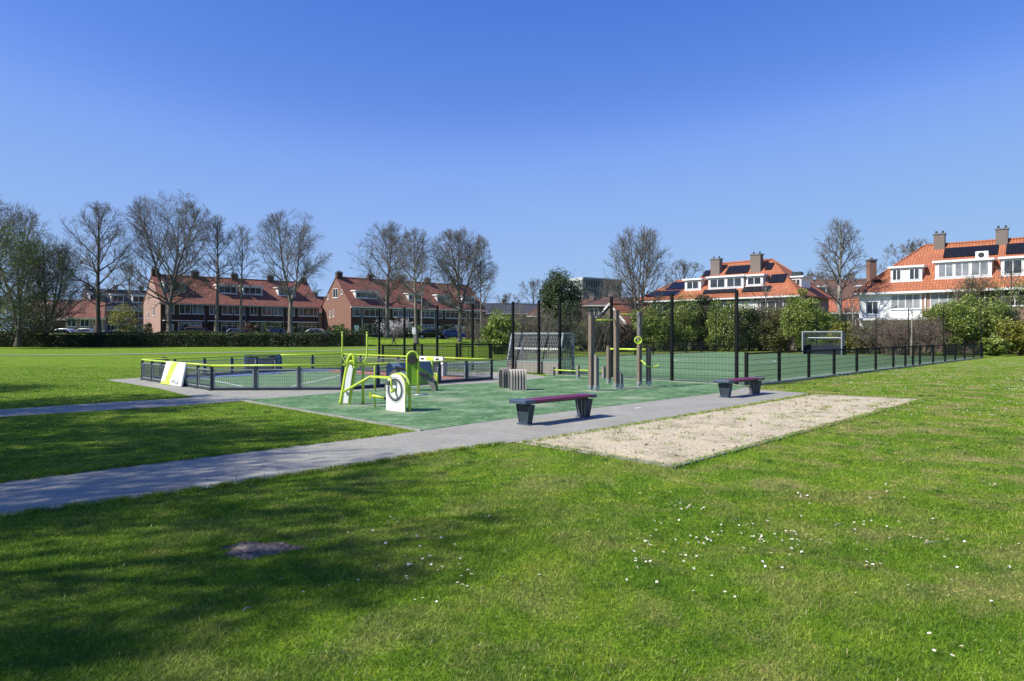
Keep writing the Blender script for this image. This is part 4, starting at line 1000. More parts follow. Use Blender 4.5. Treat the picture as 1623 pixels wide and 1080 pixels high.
mb = MB(); mb.bx(17.2, 18.9, 2.6, 5.2, 6.7, 7.9); mb.bx(17.0, 19.2, 2.4, 5.4, 7.92, 8.08); dd = mb.build('dormer', M['whitepaint'], hc)
window(dd, (17.9, 2.6, 7.0), (1, 0, 0), (0, -1, 0), .9, .75, 2, sill=False)
mb = MB(); mb.bx(17.6, 18.6, 3.2, 4.0, 8.09, 8.6); mb.build('roof_unit', M['slate'], hc)
for x, w, p_ in ((13.2, 1.6, 2), (15.4, 2.6, 3), (9.4, 2.6, 3), (6.0, 1.5, 2), (1.5, 2.4, 3)): window(hc, (x, 0, 3.6), (1, 0, 0), (0, -1, 0), w, 1.75, p_)
mb = MB(); mb.bx(12.6, 15.2, -.05, -.003, 3.0, 5.4); mb.build('white_render', M['whitepaint'], hc, uv=False)
# house on the right edge
hr_ = house('house', 'white and brick terrace with bright orange roof and long white dormers at the right edge', (35.6, 70, 0), -41)
Er, Rr, Dr = 6.35, 10.75, 9.0
walls(hr_, 5.62, 27, Dr, Er, Rr, 5, 0, 'brickpink'); walls(hr_, 0, 5.6, Dr, Er, Rr, 5, 5, 'whitepaint', name='white_wall')
add_roof(hr_, 0, 27, Dr, Er, Rr, 5.0, 0, 'tileorange'); gutter(hr_, 0, 27, Er, Rr, Dr, h=.2)
chimney(hr_, 6.4, Dr/2-.2, 9.6, 11.7, .95, .7, pots=2); chimney(hr_, 11.55, Dr/2-.2, 9.6, 11.7, .95, .7, pots=2); chimney(hr_, 17, Dr/2, 9.6, 11.9, 1.15, .8)
dormer(hr_, 2.75, 5.5, 6.95, 8.45, Dr, Er, Rr, 2, wins=[(.15, .95, 2), (1.65, 2.55, 2)])
dormer(hr_, 6.6, 11.1, 7.05, 8.75, Dr, Er, Rr, 6, wins=[(.25, 1.5, 2), (1.6, 2.8, 2), (2.9, 4.3, 2)], glass='glasslight')
dormer(hr_, 11.8, 16.4, 7.05, 8.75, Dr, Er, Rr, 5, wins=[(.2, 1.6, 2), (1.7, 4.2, 3)])
panel_on_roof(hr_, 6.9, 11.35, 9.15, 10.2, Dr, Er, Rr, cols=6); panel_on_roof(hr_, 11.95, 16.4, 9.1, 10.2, Dr, Er, Rr, cols=6)
mb = MB()
mb.bx(7.3, 8.9, 2.3, 3.1, 8.78, 8.86); mb.bx(8.95, 10.4, 2.3, 3.1, 8.78, 8.86); mb.build('flat_solar_panel', M['solar'], hr_, uv=False)
mb = MB(); mb.bx(9.75, 10.75, 1.55, 1.95, 8.78, 9.5); ac = mb.build('air_conditioner', M['whitepaint'], hr_, uv=False)
mb = MB(); mb.tube([(10.2, 1.53, 9.14), (10.2, 1.545, 9.14)], .25, 20); mb.build('fan_grille', M['dark'], ac, uv=False)
mb = MB(); mb.bx(1.2, 1.9, .3, .9, 7.1, 7.2); mb.build('skylight', M['solar'], hr_, uv=False)
window(hr_, (2.9, 0, 4.15), (1, 0, 0), (0, -1, 0), 2.6, 1.45, 4, glass='glasslight')
window(hr_, (.7, 0, 3.7), (1, 0, 0), (0, -1, 0), 1.1, 1.3, 2)
window(hr_, (6.3, 0, 4.2), (1, 0, 0), (0, -1, 0), 2.2, 1.55, 3, glass='glasslight'); window(hr_, (8.9, 0, 4.2), (1, 0, 0), (0, -1, 0), 2.6, 1.55, 3)
window(hr_, (11.9, 0, 4.2), (1, 0, 0), (0, -1, 0), 4.0, 1.55, 4); window(hr_, (17.2, 0, 4.2), (1, 0, 0), (0, -1, 0), 4.0, 1.55, 4)
mb = MB(); mb.bx(.1, 6.2, -.9, -.003, 3.05, 3.25); mb.build('canopy', M['whitepaint'], hr_, uv=False)
mb = MB(); mb.bx(5.75, 8.6, -.7, -.003, 3.1, 3.95); mb.build('balcony', M['brickpink'], hr_)
pipe(hr_, 5.9, 2, Er-.6)
for x in (.6, 2.2, 3.8): window(hr_, (x, 0, .8), (1, 0, 0), (0, -1, 0), 1.3, 1.6, 2)
# roofs between the two right houses
hm = simple_house('house', 'brown roofed house with tall brick chimney between the two orange roofed houses', at(1262, 104, 0), -12, 21, 10, 6.0, 10.2, 'brickbrown', 'tilebrown', 3, 0, 6, 2, (3, 9), dorm=3)
hm2 = simple_house('house', 'low house with orange roof strip and white edge behind the right bare tree', at(1292, 84, 0), -20, 10, 5, 4.6, 5.9, 'brickdark', 'tileorange', 0, 0, 4, 1, ())
tc = thing('brick_chimney', 'tall narrow red brick chimney stack left of the white house', 'chimney', at(1381, 88, 0))
mb = MB(); mb.bx(-.45, .45, -.45, .45, 0, zat(414, 88)); mb.build('stack', M['brickred'], tc)
mb = MB(); zt = zat(414, 88); mb.bx(-.55, .55, -.55, .55, zt+.002, zt+.2); mb.tube([(0, 0, zt+.2), (0, 0, zt+.5)], .15, 10); mb.build('chimney_cap', M['steeldark'], tc, uv=False)

# office block far away
ob = thing('office_building', 'distant grey office block with white grid facade above the trees', 'office building', tuple(at(924, 262, 0)), 0)
Tz = zat(441, 262); tz2 = zat(441, 262)
u1 = Vector((-.42, .9, 0)).normalized(); u2 = Vector((.80, .60, 0)).normalized()
def facade(u, L, n, ncol, rows, mat, finmat, name):
    mb = MB(); mb.box(u*L/2-n*.5+Vector((0, 0, Tz/2)), u*(L/2-.01), n*.45, (0, 0, Tz/2-.05)); w = mb.build('wall', M[mat], ob)
    for r in range(rows):
        z1 = Tz-.8-r*3.3; z0 = z1-2.5; mb = MB(); mb.box(u*L/2-n*.03+Vector((0, 0, (z0+z1)/2)), u*(L/2-.3), n*.03, (0, 0, (z1-z0)/2)); mb.build('window_band', M['glass'], ob, uv=False)
    mb = MB()
    for r in range(rows):
        z1 = Tz-.8-r*3.3
        for c in range(ncol+1):
            off = (L/ncol*.25 if r % 2 else -L/ncol*.25); s_ = L*c/ncol+off
            if .1 < s_ < L-.1: mb.box(u*s_+n*.15+Vector((0, 0, z1-1.3)), u*.17*L/ncol, n*.15, (0, 0, 1.36))
        mb.box(u*L/2+n*.16+Vector((0, 0, z1+.4)), u*(L/2), n*.16, (0, 0, .38))
    mb.build(name, M[finmat], ob, uv=False)
facade(u1, 13, Vector((-.9, -.42, 0)).normalized(), 9, 7, 'officedark', 'concretegrey', 'pale_fins')
facade(u2, 21, Vector((.60, -.80, 0)).normalized(), 16, 7, 'officedark', 'officedark', 'shaded_fins')  # right facade coloured dark to stand for its shaded side
mb = MB(); mb.prism([Vector((0, 0, Tz)), u2*21+Vector((0, 0, Tz)), u2*21+u1*13+Vector((0, 0, Tz)), u1*13+Vector((0, 0, Tz))], (0, 0, .5)); mb.build('roof', M['concretegrey'], ob, uv=False)


# ---------------------------------------------------------------- parked cars
def car(p, deg, col, label, kind='hatch', cn='car_paint'):
    c = thing('parked_car', label, 'car', tuple(p), R(deg), 'cars parked along the road behind the hedge'); pm = car_paint(cn, col)
    L, W, Hh = (4.5, 1.8, 1.72) if kind == 'van' else (4.2, 1.74, 1.46)
    bod = [(-L/2, .3), (-L/2+.02, .72), (-L/2+.12, .86), (-1.05, .95), (1.1 if kind != 'van' else 1.6, .96), (L/2-.10, .88), (L/2, .65), (L/2, .3)] if kind != 'x' else []
    cab = [(-1.25, .93), (-.55, Hh-.03), (.1, Hh), (1.1, Hh-.04), (1.75, .95)] if kind != 'van' else [(-1.45, .93), (-.7, Hh-.03), (.3, Hh), (1.75, Hh-.05), (2.1, .95)]
    def loft(name, prof, ws, mat, y=0):
        mb = MB(); n = len(prof); hw = [W/2*w for w in ws]
        b = 0; mb.v = [(x, -h, z) for (x, z), h in zip(prof, hw)]+[(x, h, z) for (x, z), h in zip(prof, hw)]
        mb.face(range(n)); mb.face([n+i for i in reversed(range(n))])
        for i in range(n): j = (i+1) % n; mb.face([j, i, n+i, n+j])
        return mb.build(name, mat, c, bevel=.04, uv=False)
    loft('body', bod, [.88, .94, .96, .97, .97, .96, .9, .88], pm)
    loft('cabin', cab, [.92, .76, .76, .76, .90], pm)
    mb = MB(); sc = [(x*.93+.02, .96+(z-.95)*.84) for x, z in cab]
    n = len(sc); ws = [.925, .79, .78, .785, .905]
    for s in (-1, 1): mb.poly([(x, s*(W/2*w+.004), z) for (x, z), w in zip(sc, ws)][::s])
    mb.build('side_window', M['carglass'], c, uv=False)
    mb = MB()
    for a, b, s in ((0, 1, -1), (4, 3, 1)):
        x0, z0 = cab[a]; x1, z1 = cab[b]; e = s*.012
        mb.poly([(x0*.98+e, -W/2*.80, z0+.05), (x1+e*1.0, -W/2*.70, z1-.05), (x1+e*1.0, W/2*.70, z1-.05), (x0*.98+e, W/2*.80, z0+.05)][::-s])
    mb.build('windscreen', M['carglass'], c, uv=False)
    for x in (-L/2+.8, L/2-.8):
        for s in (-1, 1):
            mb = MB(); mb.tube([(x, s*(W/2-.2), .31), (x, s*(W/2-.01), .31)], .31, 18); w = mb.build('wheel', M['dark'], c, uv=False)
            mb = MB(); mb.tube([(x, s*(W/2-.03), .31), (x, s*(W/2+.002), .31)], .2, 12); mb.build('rim', M['steel'], w, uv=False)
    for s in (-1, 1):
        mb = MB(); mb.box((-L/2+.04, s*.62, .70), (.05, 0, 0), (0, .17, 0), (0, 0, .07)); mb.build('headlight', M['whiteboard'], c, uv=False)
        mb = MB(); mb.box((L/2-.03, s*.66, .75), (.05, 0, 0), (0, .12, 0), (0, 0, .09)); mb.build('tail_light', paint('tail_red', (.4, .02, .02)), c, uv=False)
def cz(px, D): x = (px-CX)/F*D; return Vector((x, D, gz1(x, D)+.03))
car(cz(316, 107), 182, (.10, .035, .03), 'dark red brown van parked behind the hedge left of a thin trunk', 'van', 'maroon_paint')
car(cz(378, 107.5), 180, (.05, .09, .2), 'blue car parked behind the hedge between two bare trunks', cn='blue_paint')
car(cz(442, 107.5), 180, (.02, .03, .06), 'dark navy car parked just left of the round crowned tree', cn='navy_paint')
car(cz(504, 108), 175, (.35, .37, .40), 'silver car parked right of the round crowned tree', cn='silver_paint')
car(cz(683, 108), 180, (.01, .01, .012), 'black car parked behind the middle bare trees', cn='black_paint')
car(cz(716, 109.5), 205, (.06, .13, .30), 'bright blue car parked beside the right middle tree trunk', cn='bright_blue_paint')
car(cz(105, 107), 180, (.6, .6, .6), 'white car parked behind the hedge beneath the orange roofed house', cn='white_paint')
car(cz(140, 107), 178, (.25, .27, .28), 'grey car parked behind the hedge left of the leafless tree', cn='grey_paint')

# ---------------------------------------------------------------- sign, bin, people
sg = thing('street_sign', 'small white sign plate on a grey pole beside the middle tree trunk', 'sign', tuple(cz(656, 84)-Vector((0, 0, .03))))
mb = MB(); mb.tube([(0, 0, 0), (0, 0, 2.5)], .045, 8); mb.build('pole', M['steel'], sg, uv=False)
mb = MB(); mb.bx(-.22, .22, -.07, -.045, 1.7, 2.5); mb.build('sign_plate', M['whiteboard'], sg, uv=False)
bn_ = thing('litter_bin', 'black domed litter bin behind the left end of the small court fence', 'bin', tuple(at(260, 27.5, 0)))
mb = MB(); mb.tube([(0, 0, 0), (0, 0, .50), (0, 0, .62), (0, 0, .69), (0, 0, .72)], [.17, .19, .18, .11, .02], 16); mb.build('bin_body', M['dark'], bn_, uv=False)
mb = MB(); mb.tube([(0, 0, .515), (0, 0, .54)], .2, 16); mb.build('bin_collar', M['steeldark'], bn_, uv=False)

def person(p, label, deg=0):
    me = bpy.data.meshes.new('person'); v = []; e = []; r = []
    def add(co, rad, par=None):
        v.append(co); r.append(rad); i = len(v)-1
        if par is not None: e.append((par, i))
        return i
    pel = add((0, 0, .95), (.15, .12)); sp = add((0, .0, 1.15), (.14, .10), pel); ch = add((.01, 0, 1.36), (.17, .115), sp); nk = add((.02, 0, 1.48), (.06, .06), ch)
    hd = add((.05, 0, 1.58), (.075, .08), nk); add((.06, 0, 1.70), (.085, .075), hd); add((.15, 0, 1.62), (.02, .015), hd)
    for s, fx in ((1, .34), (-1, -.32)):
        hp_ = add((fx*.15, s*.09, .88), (.095, .095), pel); kn = add((fx*.62+.04, s*.09, .50), (.062, .062), hp_); an = add((fx*1.05-.02, s*.09, .10), (.042, .042), kn); add((fx*1.05+.13, s*.10, .045), (.04, .03), an)
        sh_ = add((.0, s*.19, 1.38), (.062, .062), ch); el = add((-fx*.35, s*.24, 1.12), (.045, .045), sh_); wr = add((-fx*.8+.08, s*.22, .92), (.03, .03), el)
        pa = add((-fx*.9+.1, s*.22, .84), (.032, .018), wr)
        for k in range(4): f1 = add((-fx*.9+.1+(k-1.5)*.018, s*.22, .79), (.009, .009), pa); add((-fx*.9+.115+(k-1.5)*.018, s*.215, .755-.006*abs(k-1.5)), (.008, .008), f1)
        th = add((-fx*.9+.145, s*.21, .82), (.010, .010), pa); add((-fx*.9+.155, s*.20, .79), (.009, .009), th)
    me.from_pydata(v, e, []); o = bpy.data.objects.new('person', me); C.link(o); o.location = p; o.rotation_euler = (0, 0, R(deg))
    o.modifiers.new('skin', 'SKIN'); sk = me.skin_vertices[0].data
    for i, q in enumerate(r): sk[i].radius = q
    sk[0].use_root = True
    sb_ = o.modifiers.new('sub', 'SUBSURF'); sb_.levels = 2; sb_.render_levels = 2
    m, nt, b = newmat('walker'); sep = nt.nodes.new('ShaderNodeSeparateXYZ'); nt.links.new(tex(nt), sep.inputs[0])
    rp = nt.nodes.new('ShaderNodeValToRGB'); rp.color_ramp.interpolation = 'CONSTANT'; el = rp.color_ramp.elements
    st = [(0, (.02, .02, .02, 1)), (.05, (.018, .02, .03, 1)), (.47, (.02, .022, .025, 1)), (.745, (.42, .26, .19, 1))]
    while len(el) < 4: el.new(.5)
    for i, (a, c_) in enumerate(st): el[i].position = a; el[i].color = c_
    nt.links.new(mathn(nt, 'DIVIDE', sep.outputs[2], 2.0), rp.inputs[0]); nt.links.new(rp.outputs[0], b.inputs['Base Color']); b.inputs['Roughness'].default_value = .8
    me.materials.append(m); tag(o, label, 'person', None, 'thing')
    mb = MB(); mb.tube([(.03, 0, 1.62), (.025, 0, 1.70), (.035, 0, 1.765), (.05, 0, 1.795)], [.085, .10, .085, .02], 12); mb.build('hair', paint('dark_hair', (.03, .02, .015), .8), o, uv=False)
    mb = MB()
    for s in (-1, 1): mb.tube([(.128, s*.03, 1.665), (.140, s*.03, 1.665)], .009, 6)
    mb.tube([(.118, -.02, 1.585), (.118, .02, 1.585)], .007, 6); mb.build('face_features', M['dark'], o, uv=False)
    mb = MB()
    for s in (-1, 1): mb.tube([(.06, s*.083, 1.64), (.065, s*.095, 1.67), (.06, s*.083, 1.69)], .013, 6)
    mb.build('ears', M['skin'], o, uv=False)
x_ = (627-CX)/F*90; person((x_, 88.6, gz1(x_, 88.6)+.035), 'person in dark clothes walking along the far grey footpath', 15)
SHADE = [(-13.4, 2.2, 12.5, 9.5, 61, .8, 'bare tree left of the camera shading the near lawn'), (-16.3, 6.2, 13, 9, 62, .9, 'bare tree left of the near path shading the paving'), (-20, 11, 13, 9, 63, .9, 'bare tree between the two paths outside the view'), (-26, 15.5, 12, 8, 65, .8, 'bare tree near the second path outside the view'), (-13.6, -2.8, 12, 9, 64, .7, 'bare tree behind and left of the camera')]
LEAFN = 6500
# ---------------------------------------------------------------- vegetation generators
def tubes(P, Rd, n=3):
    """P (B,N,3) polylines, Rd (B,N) radii -> verts, quads"""
    B, N, _ = P.shape; T = np.empty_like(P); T[:, 1:-1] = P[:, 2:]-P[:, :-2]; T[:, 0] = P[:, 1]-P[:, 0]; T[:, -1] = P[:, -1]-P[:, -2]
    T /= np.linalg.norm(T, axis=2, keepdims=True)+1e-9
    up = np.where(np.abs(T[:, :1, 2:3]) > .9, np.array([[[1., 0, 0]]]), np.array([[[0, 0, 1.]]]))
    A = np.cross(T, np.broadcast_to(up, T.shape)); A /= np.linalg.norm(A, axis=2, keepdims=True)+1e-9; Cc = np.cross(T, A)
    th = 2*np.pi*np.arange(n)/n
    V = P[:, :, None]+(A[:, :, None]*np.cos(th)[None, None, :, None]+Cc[:, :, None]*np.sin(th)[None, None, :, None])*Rd[:, :, None, None]
    V = V.reshape(-1, 3); base = (np.arange(B)*N*n)[:, None, None]; i = np.arange(N-1)[None, :, None]; k = np.arange(n)[None, None, :]; k2 = (k+1) % n
    a = base+i*n+k; b = base+i*n+k2; c = base+(i+1)*n+k2; d_ = base+(i+1)*n+k
    return V, np.stack([a, b, c, d_], -1).reshape(-1, 4)
def joinm(parts):
    Vs, Qs, o = [], [], 0
    for V, Q in parts: Vs.append(V); Qs.append(Q+o); o += len(V)
    return np.concatenate(Vs), np.concatenate(Qs)
def branch_gen(rg, p0, d0, L, r0, r1, N, bend=.12, upb=.25):
    """vectorised: start points, directions, lengths -> (B,N,3),(B,N)"""
    B = len(p0); P = np.zeros((B, N, 3)); P[:, 0] = p0; d_ = d0/np.linalg.norm(d0, axis=1, keepdims=True); st = (L/(N-1))[:, None]
    for i in range(1, N):
        d_ = d_+rg.normal(0, bend, (B, 3)); d_[:, 2] += upb/(N-1); d_ /= np.linalg.norm(d_, axis=1, keepdims=True); P[:, i] = P[:, i-1]+d_*st
    t = np.linspace(0, 1, N)[None]; return P, r0[:, None]*(1-t)+r1[:, None]*t
def children(rg, P, Rd, n, lo, hi, ang0, ang1, lf0, lf1, rf=.55, env=None, taperlen=True):
    B, N, _ = P.shape; t = rg.uniform(lo, hi, (B, n)); t = np.sort(t, 1); f = t*(N-1); i = np.minimum(f.astype(int), N-2); w = (f-i)[..., None]
    bi = np.arange(B)[:, None]; a = P[bi, i]; b = P[bi, i+1]; p = a*(1-w)+b*w; T = (b-a); T /= np.linalg.norm(T, axis=2, keepdims=True)+1e-9
    r = Rd[bi, i]*(1-w[..., 0])+Rd[bi, i+1]*w[..., 0]
    rv = rg.normal(0, 1, p.shape); rv -= T*(rv*T).sum(2, keepdims=True); rv /= np.linalg.norm(rv, axis=2, keepdims=True)
    an = rg.uniform(ang0, ang1, (B, n))[..., None]; d_ = T*np.cos(an)+rv*np.sin(an)
    Lp = np.linalg.norm(P[:, 1:]-P[:, :-1], axis=2).sum(1)[:, None]; L = Lp*rg.uniform(lf0, lf1, (B, n))*((1.15-.6*t) if taperlen else 1)
    return p.reshape(-1, 3), d_.reshape(-1, 3), L.ravel(), (r*rf).ravel()
def bare_tree_mesh(seed, H, crown_w, trunk_h, tr=.32, limbs=20, fork=1, dens=1.0, upw=.5, tw=.0076, cz_=None, ang_low=1.15, sub=(12, 8, 5)):
    """returns trunk (V,Q) and crown (V,Q) with the tips inside an egg-shaped envelope"""
    rg = np.random.default_rng(seed); zc = trunk_h+(H-trunk_h)*(cz_ or .46); rz = H-zc; rx = crown_w/2
    def envd(p, d_):
        s = np.array([rx, rx, rz]); s2 = np.array([rx, rx, max(rz, zc-trunk_h*.75)])
        q = (p-[0, 0, zc]); S = np.where(q[:, 2:3]+d_[:, 2:3]*2 > 0, s, s2); a = q/S; b = d_/S
        A = (b*b).sum(1); Bq = (a*b).sum(1); Cq = (a*a).sum(1)-1; disc = np.maximum(Bq*Bq-A*Cq, 0); return np.maximum((-Bq+np.sqrt(disc))/A, .3)
    parts = []; trunk = []
    n = 10; z = np.linspace(0, 1, n); leaders = []
    nl = fork; tt = trunk_h if nl > 1 else H*.93
    P = np.zeros((1, n, 3)); wob = np.cumsum(rg.normal(0, .012*H/n*3, (n, 2)), 0); wob -= wob[0]; P[0, :, :2] = wob*(.4 if nl > 1 else .6); P[0, :, 2] = z*tt
    rad = tr*(1-.25*z) if nl > 1 else tr*(1-.9*z**.9)+.015; rad = rad*(1+.45*np.exp(-z*tt/ .35)); Rd = rad[None]
    V, Q = tubes(P, Rd, 10); trunk.append((V, Q))
    mains = []
    if nl > 1:
        top = P[0, -1]; az = 2*np.pi*np.arange(nl)/nl+rg.uniform(0, 2); tilt = rg.uniform(.06, .30, nl)
        d_ = np.stack([np.cos(az)*np.sin(tilt), np.sin(az)*np.sin(tilt), np.cos(tilt)], 1); p = np.repeat(top[None], nl, 0)-[0, 0, .3]
        L = np.minimum(envd(p, d_)*.95, H); Pl, Rl = branch_gen(rg, p, d_, L, np.full(nl, tr*.62), np.full(nl, .02), 10, .05, .25); V, Q = tubes(Pl, Rl, 7); parts.append((V, Q)); mains = (Pl, Rl)
        lo = .03; per = max(3, int(limbs/nl))
    else: mains = (P, Rd); lo = trunk_h/tt; per = limbs
    if nl > 1: per = max(7, int(limbs*.75))
    # limbs
    Pm, Rm = mains; B, N, _ = Pm.shape; t = lo+(1-lo)*(np.linspace(0, .93, per)[None]**.9)+rg.uniform(-.02, .02, (B, per)); t = np.clip(t, lo, .985)
    f = t*(N-1); i = np.minimum(f.astype(int), N-2); w = (f-i)[..., None]; bi = np.arange(B)[:, None]; p = Pm[bi, i]*(1-w)+Pm[bi, i+1]*w; r = Rm[bi, i]*(1-w[..., 0])+Rm[bi, i+1]*w[..., 0]
    az = (np.arange(per)[None]*2.4+rg.uniform(0, .8, (B, per)))+np.arange(B)[:, None]*1.7; rel = (t-lo)/(1-lo)
    tilt = ang_low*(1-rel)+.35*rel+rg.uniform(-.15, .15, (B, per))
    d_ = np.stack([np.cos(az)*np.sin(tilt), np.sin(az)*np.sin(tilt), np.cos(tilt)], -1).reshape(-1, 3); p = p.reshape(-1, 3)
    if nl > 1: out = p-[0, 0, 0]; out[:, 2] = 0; d_ = d_+out/(np.linalg.norm(out, axis=1, keepdims=True)+.5)*.5; d_ /= np.linalg.norm(d_, axis=1, keepdims=True)
    L = envd(p, d_)*rg.uniform(.80, 1.0, len(p)); r = r.ravel(); kk = L > .8; p, d_, L, r = p[kk], d_[kk], L[kk], r[kk]; r = np.minimum(r*.6, .02+L*.02)
    P1, R1_ = branch_gen(rg, p, d_, L, r, np.full(len(p), .014), 9, .07, upw); parts.append(tubes(P1, R1_, 5))
    def clip(p, d_, L, k=1.03): return np.minimum(L, envd(p, d_/np.linalg.norm(d_, axis=1, keepdims=True))*k)
    a = children(rg, P1, R1_, int(sub[0]*dens), .15, 1.0, .45, 1.05, .34, .66)
    L2 = clip(a[0], a[1], a[2]); kk = L2 > .5; a = [q[kk] for q in a]; L2 = L2[kk]
    P2, R2_ = branch_gen(rg, a[0], a[1], L2, np.maximum(a[3], .016), np.full(len(a[0]), .010), 6, .10, .25); parts.append(tubes(P2, R2_, 4))
    a = children(rg, P2, R2_, int(sub[1]*dens), .15, 1.0, .4, 1.0, .30, .6, .7); L3 = clip(a[0], a[1], a[2]); kk = L3 > .32; a = [q[kk] for q in a]; L3 = L3[kk]
    P3, R3_ = branch_gen(rg, a[0], a[1], L3, np.clip(a[3], tw*.9, .02), np.full(len(a[0]), tw*.7), 4, .12, .2); parts.append(tubes(P3, R3_, 3))
    a = children(rg, P3, R3_, int(sub[2]*dens), .1, 1.0, .35, .95, .35, .7, .8); kk = a[2] > .16; a = [q[kk] for q in a]; L4 = np.clip(a[2], .16, 1.1)
    P4, R4_ = branch_gen(rg, a[0], a[1], L4, np.full(len(L4), tw*.8), np.full(len(L4), tw*.45), 3, .12, .15); parts.append(tubes(P4, R4_, 3))
    return joinm(trunk), joinm(parts), P4[:, -1]
def bare_tree(px, D, H, cw, th, label, seed, bark='bark', name='bare_tree', group=None, z=None, x=None, leaves=None, **k):
    x = (px-CX)/F*D if x is None else x; z = gz1(x, D) if z is None else z
    t = thing(name, label, 'tree', (x, D, z), 0, group); T, Cr, tips = bare_tree_mesh(seed, H, cw, th, **k)
    fast('trunk', T[0], T[1], M[bark], t, smooth=True); c = fast('crown', Cr[0], Cr[1], M['twig'], t)
    if leaves:
        mat, n, size, frac = leaves; rg = np.random.default_rng(seed+5); zmin, zmax = frac
        sel = tips[(tips[:, 2] > zmin*H) & (tips[:, 2] < zmax*H)]; p = sel[rg.integers(0, len(sel), n)]+rg.normal(0, .22, (n, 3))
        V, Q, a = leaf_quads(rg, p, size, np.zeros(n)); fast('leaves', V, Q, M[mat], t, attr=a)
    return t
def leaf_quads(rg, p, size, base, asp=.55, spread=.42):
    n = len(p); nrm = rg.normal(0, 1, (n, 3)); nrm[:, 2] = np.abs(nrm[:, 2])+.2; nrm /= np.linalg.norm(nrm, axis=1, keepdims=True)
    a = np.cross(nrm, rg.normal(0, 1, (n, 3))); a /= np.linalg.norm(a, axis=1, keepdims=True); b = np.cross(nrm, a); s = size*rg.uniform(.6, 1.3, (n, 1))
    V = np.stack([p-a*s*.5, p+b*s*asp*.5, p+a*s*.5, p-b*s*asp*.5], 1).reshape(-1, 3); Q = np.arange(n*4).reshape(-1, 4)
    att = np.clip(base+rg.normal(.45, spread*.5, n), 0, 1); return V, Q, np.repeat(att, 4)
def shrub(px, D, ztop, w, label, mat, seed, n=5200, size=.16, dep=None, zb=.0, clumps=46, name='shrub', group='shrubs behind the football court', twigs=True, hollow=.55, crs=.17, cat='shrub', x=None, z=None, bark='barkdark', fill=1.0, lean=0):
    rg = np.random.default_rng(seed); x = (px-CX)/F*D if x is None else x; z = gz1(x, D) if z is None else z; t = thing(name, label, cat, (x, D, z), 0, group); H = ztop-z; dep = dep or w*.8
    c = rg.normal(0, 1, (clumps, 3)); c /= np.linalg.norm(c, axis=1, keepdims=True); rr = rg.uniform(hollow, 1.0, (clumps, 1))**.8*rg.uniform(.85, 1.12, (clumps, 1)); c *= rr
    zc = H*(.5+zb*.5); c = c*np.array([w/2*.86, dep/2*.86, (H-zb*H)/2*1.02])+[0, 0, zc]; c[:, 2] = np.maximum(c[:, 2], .25)
    cr = rg.uniform(.55, 1.1, clumps)*min(w, H)*crs; tone = rg.normal(0, .13, clumps); k = rg.integers(0, clumps, n); dv = rg.normal(0, 1, (n, 3)); dv /= np.linalg.norm(dv, axis=1, keepdims=True)
    p = c[k]+dv*(cr[k]*rg.uniform(.35, 1.05, n)**.6)[:, None]*[1.15, 1.15, .85]; p[:, 0] += lean*p[:, 2]; p[:, 2] = np.maximum(p[:, 2], .03)
    V, Q, a = leaf_quads(rg, p, size, tone[k]); fast('foliage', V, Q, M[mat], t, attr=a)
    if twigs:
        m = 26; p0 = np.stack([rg.normal(0, .18, m), rg.normal(0, .18, m), np.zeros(m)], 1); tgt = c[rg.integers(0, clumps, m)]; d_ = tgt-p0; L = np.linalg.norm(d_, axis=1)*1.05
        P, Rr = branch_gen(rg, p0, d_+[0, 0, .4], L, np.full(m, .035), np.full(m, .008), 6, .06, -.1); a_ = children(rg, P, Rr, 9, .3, 1, .4, 1, .3, .6, .6); P2, Rr2 = branch_gen(rg, a_[0], a_[1], a_[2], np.maximum(a_[3], .008), np.full(len(a_[0]), .006), 4, .1, .1)
        V, Q = joinm([tubes(P, Rr, 4), tubes(P2, Rr2, 3)]); fast('stems', V, Q, M[bark], t)
    return t
def twig_bush(px, D, ztop, w, label, bark, seed, m=46, leaf=None, name='twiggy_shrub', group='shrubs behind the football court', x=None, tw=.008, dens=1, zbase=None, dep=None):
    rg = np.random.default_rng(seed); x = (px-CX)/F*D if x is None else x; z = gz1(x, D) if zbase is None else zbase; t = thing(name, label, 'shrub', (x, D, z), 0, group); H = ztop-z
    p0 = np.stack([rg.uniform(-w*.3, w*.3, m), rg.uniform(-1, 1, m)*(dep or w)*.25, np.zeros(m)], 1); d_ = np.stack([rg.normal(0, .28, m)+p0[:, 0]/w, rg.normal(0, .28, m), np.ones(m)], 1)
    L = H*rg.uniform(.7, 1.05, m); P, Rr = branch_gen(rg, p0, d_, L, rg.uniform(.02, .05, m), np.full(m, tw), 8, .08, .2)
    a = children(rg, P, Rr, int(12*dens), .12, 1, .35, .9, .22, .5, .6); P2, R2_ = branch_gen(rg, a[0], a[1], a[2], np.maximum(a[3], tw), np.full(len(a[0]), tw*.8), 5, .12, .2)
    a = children(rg, P2, R2_, int(8*dens), .1, 1, .35, 1, .3, .6, .7); P3, R3_ = branch_gen(rg, a[0], a[1], np.maximum(a[2], .15), np.full(len(a[0]), tw*.9), np.full(len(a[0]), tw*.5), 3, .15, .15)
    V, Q = joinm([tubes(P, Rr, 5), tubes(P2, R2_, 3), tubes(P3, R3_, 3)]); fast('stems', V, Q, M[bark], t)
    if leaf:
        mat, n, size = leaf; p = P3[rg.integers(0, len(P3), n), -1]+rg.normal(0, .08, (n, 3)); p[:, 2] = np.maximum(p[:, 2], .03); V, Q, at_ = leaf_quads(rg, p, size, np.zeros(n)); fast('foliage', V, Q, M[mat], t, attr=at_)
    return t

